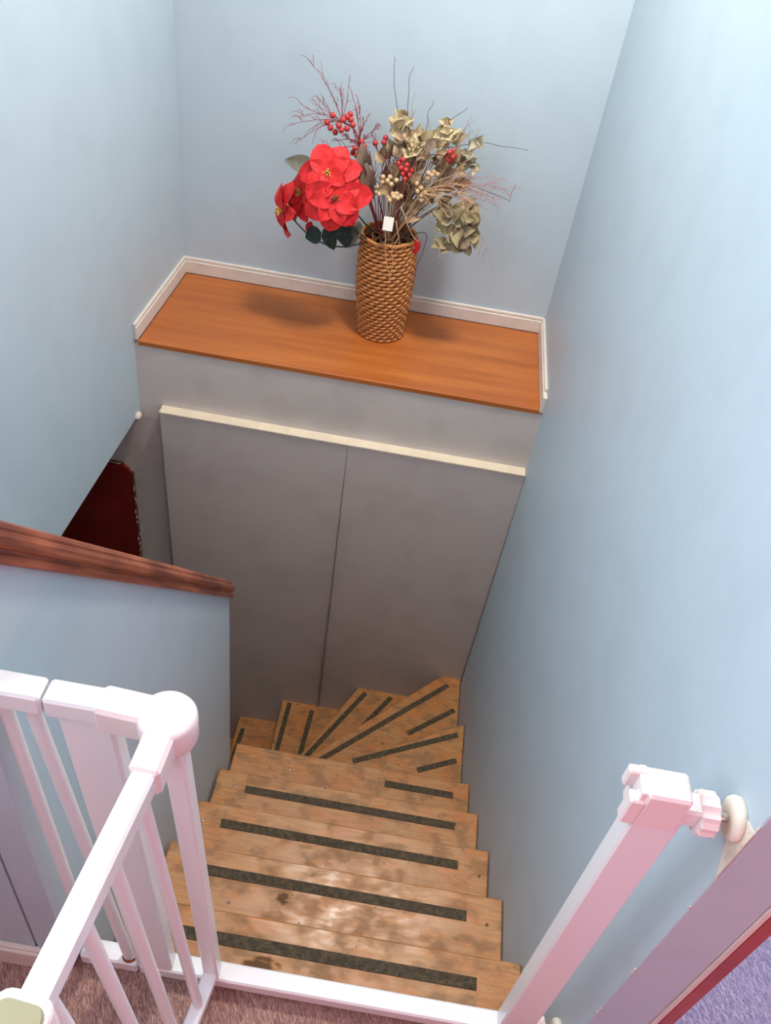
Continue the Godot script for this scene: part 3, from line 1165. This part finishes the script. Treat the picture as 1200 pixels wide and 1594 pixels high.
func make_bouquet() -> void:
	var rng := RandomNumberGenerator.new()
	rng.seed = 2024
	var mouth := Vector3(-0.03, 0.33, 0.0)
	# poinsettias
	bloom("large red poinsettia bloom, topmost of the red flowers", Vector3(-0.199, 0.549, 0.120), Vector3(-0.10, 0.50, 0.86), [[20, 0.098, 0.072, 0.15], [65, 0.088, 0.075, 0.20], [125, 0.090, 0.078, 0.15], [190, 0.098, 0.070, 0.10], [245, 0.098, 0.085, 0.15], [300, 0.080, 0.062, 0.25], [340, 0.062, 0.05, 0.45], [275, 0.05, 0.04, 0.55], [40, 0.06, 0.05, 0.4]], mouth + Vector3(-0.03, 0.02, 0.02), Vector3(-0.02, 0.02, 0.02),
		[[Vector3(-0.101, 0.401, 0.070), Vector3(-0.15, -0.40, 0.3), 0.085, 0.045, Vector3(-0.3, 0.5, 1), M.leaf_grey], [Vector3(-0.246, 0.534, 0.060), Vector3(-0.9, 0.15, 0.1), 0.10, 0.05, Vector3(0, 0.6, 1), M.leaf_grey]])
	bloom("red poinsettia bloom with a dark centre just left of the vase mouth", Vector3(-0.169, 0.495, 0.150), Vector3(0.12, 0.34, 0.93), [[10, 0.112, 0.080, 0.10], [42, 0.085, 0.070, 0.15], [100, 0.060, 0.05, 0.2], [175, 0.095, 0.075, 0.10], [215, 0.105, 0.085, 0.10], [262, 0.100, 0.085, 0.12], [310, 0.095, 0.085, 0.15], [340, 0.075, 0.065, 0.30]], mouth + Vector3(-0.03, 0.0, 0.04), Vector3(-0.01, 0.0, 0.03),
		[[Vector3(-0.144, 0.419, 0.120), Vector3(0.15, -0.95, 0.2), 0.090, 0.060, Vector3(-0.2, 0.2, 1), M.leaf_green], [Vector3(-0.196, 0.387, 0.110), Vector3(0.35, -0.9, 0.1), 0.085, 0.045, Vector3(0, 0.3, 1), M.leaf_green], [Vector3(-0.210, 0.365, 0.110), Vector3(-0.75, -0.35, 0.2), 0.055, 0.055, Vector3(0, 0.3, 1), M.leaf_green]])
	bloom("red poinsettia bloom turned sideways behind the drooping one", Vector3(-0.279, 0.467, 0.090), Vector3(-0.72, 0.25, 0.60), [[80, 0.080, 0.062, 0.1], [140, 0.080, 0.066, 0.1], [200, 0.080, 0.066, 0.1], [255, 0.105, 0.075, 0.05], [300, 0.085, 0.07, 0.1], [20, 0.07, 0.06, 0.1]], mouth + Vector3(-0.04, 0.0, 0.02), Vector3(-0.02, -0.03, 0.02), [[Vector3(-0.246, 0.384, 0.090), Vector3(-0.1, -0.95, 0.2), 0.05, 0.03, Vector3(-0.5, 0.2, 1), M.petal_deep]])
	bloom("small drooping red poinsettia bloom farthest out from the vase", Vector3(-0.332, 0.407, 0.100), Vector3(-0.80, -0.05, 0.55), [[75, 0.100, 0.062, 0.0], [118, 0.080, 0.06, 0.1], [250, 0.120, 0.074, -0.05], [290, 0.075, 0.05, 0.05], [15, 0.070, 0.055, 0.1]], mouth + Vector3(-0.05, -0.005, 0.03), Vector3(0.0, -0.05, 0.02), [])
	# one cloth petal caught at the vase's right side
	var fp := thing("fallen_petal", "single red cloth petal tucked against the vase's right side", "petal", VASE)
	leaf(fp, "petal", petal_mesh(0.066, 0.036, 0.2, 0.1, 2.0), M.petal, Vector3(0.077, 0.360, 0.030), Vector3(-0.15, -1, 0.15), Vector3(0.5, 0.2, 1))
	var s0 := begin()
	tube(s0, curve(Vector3(0.077, 0.360, 0.030), mouth + Vector3(0.07, 0.03, 0.02), Vector3(0.01, 0.01, 0.01), 4), 0.001, 0.001, 5)
	part(s0, "stalk", M.stem, fp)

	# red berry branch, top left
	var t := thing("berry_branch", "dusky red berry branch with wispy twigs rising above the poinsettias", "dried branch", VASE)
	var st := begin()
	var fork := Vector3(-0.134, 0.599, 0.000)
	var head := Vector3(-0.190, 0.655, 0.000)
	tube(st, curve(mouth, fork, Vector3(-0.005, 0, 0.02), 7) + curve(fork, head, Vector3(0.01, 0.012, 0), 4).slice(1), 0.0042, 0.002, 7)
	tube(st, curve(mouth + Vector3(0.02, 0, 0), Vector3(-0.101, 0.591, 0.010), Vector3(0.0, 0, 0.02), 7), 0.003, 0.0015, 6)
	part(st, "stem", M.twig_red, t)
	berries(t, head, [Vector3(-0.215, 0.675, 0.020), Vector3(-0.230, 0.653, 0.020), Vector3(-0.219, 0.640, 0.020), Vector3(-0.204, 0.630, 0.020), Vector3(-0.194, 0.653, 0.030), Vector3(-0.184, 0.667, 0.020), Vector3(-0.175, 0.674, 0.010), Vector3(-0.163, 0.668, 0.010), Vector3(-0.155, 0.658, 0.020), Vector3(-0.171, 0.645, 0.020), Vector3(-0.169, 0.676, -0.010), Vector3(-0.186, 0.642, 0.030)], M.berry_red, M.twig_red, 0.0088)
	berries(t, fork, [Vector3(-0.142, 0.598, 0.030), Vector3(-0.127, 0.592, 0.030), Vector3(-0.115, 0.608, 0.030), Vector3(-0.085, 0.619, 0.020), Vector3(-0.135, 0.579, 0.030), Vector3(-0.124, 0.620, 0.030), Vector3(-0.148, 0.581, 0.020)], M.berry_red, M.twig_red, 0.0082)
	wisps(t, head, [Vector3(-0.306, 0.791, -0.050), Vector3(-0.253, 0.744, -0.030), Vector3(-0.223, 0.741, -0.020), Vector3(-0.184, 0.758, -0.030), Vector3(-0.316, 0.684, 0.000), Vector3(-0.339, 0.626, 0.020), Vector3(-0.320, 0.582, 0.030), Vector3(-0.296, 0.601, 0.020), Vector3(-0.269, 0.712, 0.000), Vector3(-0.325, 0.641, -0.020), Vector3(-0.208, 0.725, -0.050), Vector3(-0.279, 0.696, 0.010)], M.twig_red, 0.0011, 4, rng)
	wisps(t, fork, [Vector3(-0.241, 0.577, 0.020), Vector3(-0.211, 0.591, -0.020), Vector3(-0.172, 0.619, 0.020), Vector3(-0.172, 0.716, -0.040), Vector3(-0.081, 0.655, 0.000), Vector3(-0.115, 0.679, -0.020), Vector3(-0.152, 0.711, -0.010), Vector3(-0.123, 0.654, 0.020), Vector3(-0.151, 0.644, 0.030), Vector3(-0.100, 0.574, 0.040), Vector3(-0.157, 0.612, 0.030), Vector3(-0.095, 0.637, 0.020)], M.twig_red, 0.0014, 5, rng)

	# red berry sprigs in the middle and right
	t = thing("berry_sprig", "red berry sprig in the middle of the dried flowers", "dried branch", VASE)
	st = begin()
	tube(st, curve(mouth + Vector3(0.03, 0, 0.01), Vector3(0.011, 0.562, 0.050), Vector3(0, 0, 0.02), 6), 0.0022, 0.0014, 6)
	part(st, "stem", M.twig_red, t)
	berries(t, Vector3(0.012, 0.555, 0.050), [Vector3(0.003, 0.600, 0.060), Vector3(0.016, 0.587, 0.060), Vector3(0.001, 0.579, 0.070), Vector3(0.016, 0.576, 0.070), Vector3(0.009, 0.564, 0.070), Vector3(0.027, 0.559, 0.060), Vector3(-0.007, 0.587, 0.060), Vector3(0.032, 0.570, 0.050), Vector3(0.016, 0.550, 0.070), Vector3(-0.059, 0.631, 0.000), Vector3(-0.062, 0.621, 0.010)], M.berry_red, M.twig_red, 0.0085)
	t = thing("berry_sprig", "red berry sprig on a straight stalk reaching right", "dried branch", VASE)
	st = begin()
	tube(st, curve(mouth + Vector3(0.04, 0.01, 0), Vector3(0.043, 0.612, 0.050), Vector3(-0.01, 0.02, 0.02), 6) + curve(Vector3(0.043, 0.612, 0.050), Vector3(0.123, 0.631, 0.060), Vector3(0, 0.004, 0), 4).slice(1), 0.002, 0.0014, 6)
	part(st, "stem", M.twig_red, t)
	berries(t, Vector3(0.119, 0.630, 0.060), [Vector3(0.132, 0.645, 0.070), Vector3(0.142, 0.648, 0.060), Vector3(0.142, 0.634, 0.070), Vector3(0.132, 0.625, 0.070), Vector3(0.148, 0.638, 0.060), Vector3(0.138, 0.619, 0.060)], M.berry_red, M.twig_red, 0.0085)
	# beige berry sprigs
	var beige := [
		["beige berry sprig nearest the poinsettias above the vase mouth", Vector3(-0.029, 0.518, 0.070), [Vector3(-0.046, 0.553, 0.090), Vector3(-0.031, 0.548, 0.100), Vector3(-0.019, 0.540, 0.100), Vector3(-0.006, 0.550, 0.090), Vector3(-0.046, 0.539, 0.090), Vector3(-0.058, 0.518, 0.080), Vector3(-0.060, 0.503, 0.080), Vector3(-0.026, 0.556, 0.090), Vector3(-0.051, 0.501, 0.090)]],
		["beige berry sprig right over the white paper tag", Vector3(-0.005, 0.476, 0.080), [Vector3(-0.017, 0.493, 0.100), Vector3(-0.007, 0.505, 0.100), Vector3(0.005, 0.503, 0.100), Vector3(0.013, 0.506, 0.090), Vector3(-0.001, 0.511, 0.090), Vector3(-0.012, 0.509, 0.090), Vector3(-0.024, 0.498, 0.090)]],
		["beige berry sprig among the tan leaves right of the red berries", Vector3(0.080, 0.498, 0.060), [Vector3(0.059, 0.525, 0.080), Vector3(0.067, 0.536, 0.080), Vector3(0.081, 0.527, 0.080), Vector3(0.072, 0.514, 0.080), Vector3(0.053, 0.543, 0.070), Vector3(0.081, 0.563, 0.070), Vector3(0.092, 0.574, 0.070), Vector3(0.082, 0.578, 0.070), Vector3(0.108, 0.575, 0.060), Vector3(0.096, 0.580, 0.060), Vector3(0.074, 0.501, 0.080)]]]
	for b in beige:
		t = thing("berry_sprig", b[0], "dried branch", VASE)
		st = begin()
		tube(st, curve(mouth + Vector3(0.02, 0, 0.03), b[1], Vector3(0, 0.005, 0.02), 6), 0.002, 0.0013, 6)
		part(st, "stem", M.twig_tan, t)
		berries(t, b[1], b[2], M.berry_beige, M.twig_tan, 0.0072)

	# pale seed-pod sprays
	var pods := [petal_mesh(0.040, 0.030, 0.3, 0.35, 1.2, 0.03, 1), petal_mesh(0.036, 0.026, 0.5, 0.4, 1.3, 0.03, 2), petal_mesh(0.044, 0.030, 0.2, 0.3, 1.1, 0.04, 3)]
	var sprays := [
		["tall cream seed pod spray standing straight above the vase", Vector3(0.022, 0.589, 0.000), M.cream, [Vector3(-0.043, 0.682, 0.000), Vector3(-0.028, 0.698, 0.020), Vector3(-0.016, 0.701, 0.000), Vector3(-0.001, 0.692, 0.020), Vector3(-0.021, 0.681, 0.030), Vector3(-0.031, 0.664, 0.020), Vector3(-0.005, 0.663, 0.020), Vector3(-0.014, 0.654, 0.030), Vector3(0.012, 0.648, 0.020), Vector3(0.025, 0.642, 0.030), Vector3(0.038, 0.630, 0.030), Vector3(0.020, 0.627, 0.030), Vector3(0.055, 0.622, 0.030), Vector3(0.034, 0.618, 0.040), Vector3(0.064, 0.616, 0.040), Vector3(0.016, 0.611, 0.040)]],
		["cream seed pod spray upright on a dark twig near the red berries on a stalk", Vector3(0.110, 0.635, 0.000), M.cream, [Vector3(0.102, 0.684, 0.000), Vector3(0.111, 0.698, 0.000), Vector3(0.111, 0.682, 0.020), Vector3(0.126, 0.677, 0.010), Vector3(0.140, 0.669, 0.000), Vector3(0.098, 0.669, 0.010), Vector3(0.121, 0.671, 0.020)]],
		["pale green seed pod spray at the upper right end of a twig", Vector3(0.184, 0.626, 0.000), M.pale, [Vector3(0.197, 0.657, 0.000), Vector3(0.211, 0.663, 0.000), Vector3(0.173, 0.631, 0.020), Vector3(0.186, 0.618, 0.020), Vector3(0.201, 0.610, 0.020), Vector3(0.172, 0.612, 0.020), Vector3(0.192, 0.632, 0.030), Vector3(0.209, 0.600, 0.020)]]]
	for s in sprays:
		t = thing("seed_pod_spray", s[0], "dried branch", VASE)
		st = begin()
		tube(st, curve(mouth + Vector3(0.04, 0, -0.01), s[1], Vector3(-0.01, 0.02, 0.0), 7), 0.0022, 0.0015, 6)
		for q in s[3]:
			tube(st, curve(s[1], q, Vector3(0.004, 0, 0.004), 4), 0.0011, 0.0009, 5)
		part(st, "stem", M.stem, t)
		for q in s[3]:
			for e in 3:
				var al := Vector3(rng.randf_range(-1, 1), rng.randf_range(-0.4, 1.0), rng.randf_range(-0.2, 1.0))
				leaf(t, "pod", pods[rng.randi() % 3], s[2], q - al.normalized() * 0.012, al, Vector3(rng.randf_range(-0.6, 0.6), 0.6, 1), rng.randf_range(0.75, 1.05))

	# olive leaf branch, lower right
	var lv := [petal_mesh(0.056, 0.042, 0.45, 0.30, 1.15, 0.05, 1), petal_mesh(0.048, 0.040, 0.6, 0.35, 1.1, 0.06, 2), petal_mesh(0.062, 0.040, 0.3, 0.25, 1.2, 0.05, 3)]
	t = thing("leaf_branch", "curled olive tan leaf branch drooping right of the vase", "dried branch", VASE)
	st = begin()
	var j0 := Vector3(0.158, 0.500, 0.070)
	tube(st, curve(mouth + Vector3(0.05, 0.01, 0.02), j0, Vector3(0, 0.03, 0.02), 7) + curve(j0, Vector3(0.203, 0.380, 0.080), Vector3(0.05, 0.01, 0), 6).slice(1), 0.0026, 0.0014, 6)
	part(st, "stem", M.stem, t)
	for q in [Vector3(0.130, 0.472, 0.080), Vector3(0.151, 0.460, 0.090), Vector3(0.162, 0.481, 0.080), Vector3(0.183, 0.493, 0.080), Vector3(0.204, 0.500, 0.070), Vector3(0.227, 0.496, 0.070), Vector3(0.236, 0.475, 0.080), Vector3(0.216, 0.479, 0.090), Vector3(0.197, 0.460, 0.090), Vector3(0.236, 0.443, 0.080), Vector3(0.217, 0.436, 0.090), Vector3(0.196, 0.428, 0.100), Vector3(0.244, 0.416, 0.080), Vector3(0.219, 0.404, 0.100), Vector3(0.183, 0.410, 0.100), Vector3(0.203, 0.385, 0.100), Vector3(0.231, 0.381, 0.090), Vector3(0.169, 0.379, 0.100), Vector3(0.146, 0.435, 0.080), Vector3(0.171, 0.432, 0.090), Vector3(0.160, 0.385, 0.090)]:
		for e in 2:
			var al := Vector3(rng.randf_range(-1, 1), rng.randf_range(-1.0, 0.5), rng.randf_range(-0.1, 0.7))
			leaf(t, "leaf", lv[rng.randi() % 3], M.olive if rng.randf() < 0.7 else M.taupe, q - al.normalized() * 0.02, al, Vector3(rng.randf_range(-0.8, 0.8), 0.5, 1), rng.randf_range(0.7, 1.0))

	# tan and taupe dried leaves filling the middle
	t = thing("dried_leaf_bunch", "dense tan and taupe dried leaf bunch filling the middle of the arrangement", "dried branch", VASE)
	st = begin()
	for q in 9:
		tube(st, curve(mouth + Vector3(rng.randf_range(-0.02, 0.05), -0.02, rng.randf_range(-0.03, 0.03)), Vector3(0.058, 0.556, 0.020) + Vector3(rng.randf_range(-0.1, 0.1), rng.randf_range(-0.06, 0.06), rng.randf_range(-0.04, 0.03)), Vector3(0, 0, 0.01), 5), 0.002, 0.0012, 5)
	part(st, "stems", M.stem, t)
	var centre := Vector3(0.053, 0.547, 0.010)
	for q in 92:
		var a := rng.randf() * TAU
		var rr := sqrt(rng.randf())
		var p := centre + Vector3(cos(a) * rr * 0.125, sin(a) * rr * 0.115 + cos(a) * rr * 0.01, rng.randf_range(-0.05, 0.05))
		var al := (p - mouth).normalized() + Vector3(rng.randf_range(-0.7, 0.7), rng.randf_range(-0.7, 0.7), rng.randf_range(-0.2, 0.7))
		leaf(t, "leaf", lv[rng.randi() % 3], [M.tan, M.taupe, M.tan, M.olive][rng.randi() % 4], p, al, Vector3(rng.randf_range(-0.8, 0.8), 0.5, 1), rng.randf_range(0.55, 0.95))
	for q in [Vector3(-0.106, 0.550, 0.040), Vector3(-0.115, 0.522, 0.060), Vector3(-0.084, 0.504, 0.060), Vector3(-0.072, 0.468, 0.050)]:
		leaf(t, "leaf", lv[2], M.taupe, q, Vector3(rng.randf_range(-0.6, 0.0), 0.8, 0.3), Vector3(0, 0.4, 1), 1.2)

	# fluffy grasses
	t = thing("grass_plume", "pink dried grass plume fanning out to the right", "dried grass", VASE)
	var root := Vector3(0.112, 0.534, 0.050)
	st = begin()
	tube(st, curve(mouth + Vector3(0.05, 0, 0), root, Vector3(0, 0.02, 0.01), 6), 0.002, 0.0015, 5)
	part(st, "stem", M.twig_pink, t)
	var ends := []
	for e in [[795, 300], [784, 312], [770, 306], [775, 292], [760, 285], [765, 318], [745, 275], [750, 300], [790, 296], [740, 310], [758, 330], [735, 290], [780, 322]]:
		ends.append(root + (Vector3(0.329, 0.548, 0.030) - root) * ((e[0] - 680.0) / 115.0) + Vector3(0.0, -(e[1] - 292.0 - 8.0 * (e[0] - 680.0) / 115.0) / 420.0, rng.randf_range(-0.04, 0.05)))
	wisps(t, root, ends, M.twig_pink, 0.0010, 4, rng)
	t = thing("grass_plume", "pale tan dried grass plume hanging over the olive leaves", "dried grass", VASE)
	root = Vector3(0.069, 0.523, 0.080)
	st = begin()
	tube(st, curve(mouth + Vector3(0.03, 0, 0.03), root, Vector3(0, 0.01, 0.01), 6), 0.002, 0.0015, 5)
	part(st, "stem", M.twig_tan, t)
	wisps(t, root, [Vector3(0.230, 0.533, 0.120), Vector3(0.218, 0.498, 0.120), Vector3(0.155, 0.485, 0.130), Vector3(0.160, 0.511, 0.130), Vector3(0.200, 0.542, 0.120), Vector3(0.243, 0.561, 0.100), Vector3(0.143, 0.336, 0.080), Vector3(0.332, 0.286, 0.040), Vector3(0.137, 0.536, 0.130), Vector3(0.179, 0.561, 0.130), Vector3(0.250, 0.476, 0.100), Vector3(0.178, 0.605, 0.100), Vector3(0.107, 0.507, 0.120)], M.twig_tan, 0.0013, 3, rng)
	t = thing("grass_plume", "red brown dried grass plume between the poinsettias and the tan leaves", "dried grass", VASE)
	wisps(t, mouth + Vector3(-0.01, 0, 0), [Vector3(-0.110, 0.577, 0.000), Vector3(-0.096, 0.614, 0.020), Vector3(-0.075, 0.574, 0.030), Vector3(-0.064, 0.604, 0.030), Vector3(-0.043, 0.589, 0.030), Vector3(-0.035, 0.617, 0.000), Vector3(-0.123, 0.540, 0.020), Vector3(-0.091, 0.538, 0.040), Vector3(-0.061, 0.533, 0.040), Vector3(0.036, 0.517, 0.030), Vector3(0.061, 0.502, 0.030), Vector3(0.020, 0.499, 0.040), Vector3(0.081, 0.531, 0.020), Vector3(0.099, 0.505, 0.020)], M.twig_red, 0.0016, 3, rng)
	t = thing("grass_plume", "fine sandy dried grass plume spreading through the middle of the arrangement", "dried grass", VASE)
	ends = []
	for q in 26:
		ends.append(Vector3(0.057, 0.578, 0.040) + Vector3(rng.randf_range(-0.14, 0.16), rng.randf_range(-0.11, 0.12), rng.randf_range(-0.05, 0.06)))
	wisps(t, mouth + Vector3(0.02, 0.02, 0.01), ends, M.tan_twig, 0.0013, 5, rng)
	# thin bare twigs
	for e in [["thin bare twig rising highest above the cream seed pods", [Vector3(-0.047, 0.739, -0.030), Vector3(-0.063, 0.832, -0.050)], Vector3(-0.016, 0.604, -0.020)], ["thin bare twig bending right above the cream seed pods", [Vector3(-0.013, 0.761, -0.030), Vector3(-0.006, 0.818, -0.050)], Vector3(-0.005, 0.606, -0.020)], ["dark bare twig slanting up between the two cream seed pod sprays", [Vector3(0.053, 0.691, 0.000), Vector3(0.066, 0.755, 0.000)], Vector3(0.024, 0.580, 0.000)], ["fine bare twig slanting up behind the smaller cream seed pods", [Vector3(0.117, 0.698, -0.020), Vector3(0.164, 0.741, -0.030)], Vector3(0.056, 0.607, -0.020)], ["fine bare twig reaching far right past the pale green pods", [Vector3(0.209, 0.659, -0.020), Vector3(0.356, 0.651, -0.030)], Vector3(0.111, 0.621, -0.020)], ["hooked bare twig at the far right end of the pink grass", [Vector3(0.334, 0.514, 0.020), Vector3(0.341, 0.562, 0.000)], Vector3(0.223, 0.549, 0.030)]]:
		t = thing("bare_twig", e[0], "twig", VASE)
		st = begin()
		var a := curve(mouth + Vector3(0.02, 0, -0.02), e[2], Vector3(0, 0.01, 0), 5, 0.004, rng)
		a += curve(e[2], e[1][0], Vector3(0.004, 0, 0), 4, 0.004, rng).slice(1)
		a += curve(e[1][0], e[1][1], Vector3(-0.006, 0, 0), 4, 0.003, rng).slice(1)
		tube(st, a, 0.0014, 0.0008, 5)
		part(st, "stem", M.twig_dark, t)
	t = thing("bare_twig", "dark bare twig hanging down beside the vase's right side", "twig", VASE)
	st = begin()
	tube(st, curve(mouth + Vector3(0.06, 0.01, 0.01), Vector3(0.107, 0.374, 0.050), Vector3(0.02, 0.03, 0.01), 6) + curve(Vector3(0.107, 0.374, 0.050), Vector3(0.089, 0.279, 0.050), Vector3(0.002, 0, 0), 4, 0.002, rng).slice(1) + curve(Vector3(0.089, 0.279, 0.050), Vector3(0.081, 0.173, 0.050), Vector3(0.002, 0, 0), 4).slice(1), 0.0014, 0.0009, 5)
	part(st, "stem", M.twig_dark, t)
	for e in [["curly tan tendril hanging down the vase front, longest of them", [Vector3(-0.014, 0.381, 0.115), Vector3(-0.001, 0.305, 0.115), Vector3(0.018, 0.248, 0.115)], Vector3(-0.020, 0.430, 0.105)], ["curly tan tendril with a hooked end over the vase front", [Vector3(0.025, 0.393, 0.115), Vector3(0.008, 0.346, 0.118), Vector3(0.021, 0.306, 0.118), Vector3(0.018, 0.267, 0.118)], Vector3(0.011, 0.436, 0.105)], ["curly tan tendril slanting down to the single red petal", [Vector3(0.045, 0.436, 0.115), Vector3(0.062, 0.407, 0.110), Vector3(0.086, 0.382, 0.100)], Vector3(0.018, 0.482, 0.105)]]:
		t = thing("tendril", e[0], "twig", VASE)
		st = begin()
		var a := curve(mouth + Vector3(0.01, 0.01, 0.03), e[2], Vector3(0, 0.02, 0.0), 4)
		var last: Vector3 = e[2]
		for q in e[1]:
			a += curve(last, q, Vector3(rng.randf_range(-0.003, 0.003), 0, 0.002), 4).slice(1)
			last = q
		tube(st, a, 0.0014, 0.0011, 6)
		part(st, "stem", M.twig_tan, t)
	# mossy filling in the vase mouth
	t = thing("moss_filling", "brown fibrous filling packed in the vase mouth", "moss", VASE)
	st = begin()
	for q in 90:
		var a := rng.randf() * TAU
		var rr := sqrt(rng.randf()) * 0.068
		var p := Vector3(-0.012 + cos(a) * rr, rng.randf_range(0.325, 0.35), sin(a) * rr)
		var dirv := Vector3(rng.randf_range(-1, 1), rng.randf_range(-0.1, 0.35), rng.randf_range(-1, 1)) * 0.03
		tube(st, curve(p - dirv, p + dirv, Vector3(0, 0.012, 0), 4), 0.0024, 0.0016, 5)
	part(st, "fibres", M.moss, t).set_meta("kind", "stuff")
	# swing tag
	t = thing("paper_tag", "small blank white paper tag hanging at the vase mouth", "tag", VASE)
	st = begin()
	box(st, Vector3(-0.012, 0.427, 0.112), Vector3(0.030, 0.040, 0.0012), 0.0003, Basis(Vector3.FORWARD, 0.02) * Basis(Vector3.RIGHT, -0.25))
	part(st, "card", M.tag, t)
	st = begin()
	tube(st, curve(Vector3(-0.013, 0.443, 0.108), Vector3(-0.015, 0.474, 0.080), Vector3(0.002, 0, 0), 4), 0.0006, 0.0006, 5)
	part(st, "string", M.twig_tan, t)

func make_lamp() -> void:
	var t := thing("ceiling_lamp", "round white ceiling lamp above the stairwell", "lamp", Vector3(-0.30, CEIL, -1.35))
	var st := begin()
	lathe(st, Vector3.ZERO, Vector3.DOWN, [Vector2(0.001, 0.001), Vector2(0.19, 0.001), Vector2(0.19, 0.03), Vector2(0.17, 0.032)], 32)
	part(st, "lamp_base", M.gate, t)
	var glow := plain(c8(250, 246, 238), 0.6)
	glow.emission_enabled = true
	glow.emission = Color(1.0, 0.97, 0.92)
	glow.emission_energy_multiplier = 4.0
	st = begin()
	lathe(st, Vector3.ZERO, Vector3.DOWN, [Vector2(0.178, 0.031), Vector2(0.165, 0.055), Vector2(0.12, 0.075), Vector2(0.06, 0.084), Vector2(0.001, 0.086)], 32)
	part(st, "lamp_shade", glow, t)
	var l := AreaLight3D.new()
	l.name = "lamp_light"
	t.add_child(l)
	l.position = Vector3(0, -0.10, 0)
	l.rotation.x = -PI / 2
	l.area_size = Vector2(0.3, 0.3)
	l.light_color = Color(1.0, 0.97, 0.92)
	l.light_energy = 3.7
	l.shadow_enabled = true

func make_added_rose_panel() -> void:  # added light panel out of view, gives camera-facing surfaces their pink cast
	var t := thing("added_rose_panel", "added unseen rose light panel behind the landing for a pink cast", "lamp", Vector3(0.50, 0.95, 1.25))
	var st := begin()
	box(st, Vector3(0, 0, -0.012), Vector3(0.56, 0.42, 0.024), 0.006)
	part(st, "back_plate", M.gate, t)
	var glow := plain(c8(236, 170, 172), 0.6)
	glow.emission_enabled = true
	glow.emission = Color(1.0, 0.56, 0.60)
	glow.emission_energy_multiplier = 2.0
	st = begin()
	box(st, Vector3(0, 0, -0.045), Vector3(0.52, 0.38, 0.045), 0.015)
	part(st, "lamp_shade", glow, t)  # glowing face of the added panel
	var l := AreaLight3D.new()
	l.name = "added_rose_light"
	t.add_child(l)
	l.position = Vector3(0, 0, -0.075)
	l.area_size = Vector2(0.5, 0.36)
	l.light_color = Color(1.0, 0.56, 0.60)
	l.light_energy = 0.38
	l.shadow_enabled = true

func _ready() -> void:
	set_stage()
	make_materials()
	make_setting()
	make_stairs()
	make_handrail()
	make_shelf()
	make_gate()
	make_lamp()
	make_added_rose_panel()
	make_vase()
	make_bouquet()
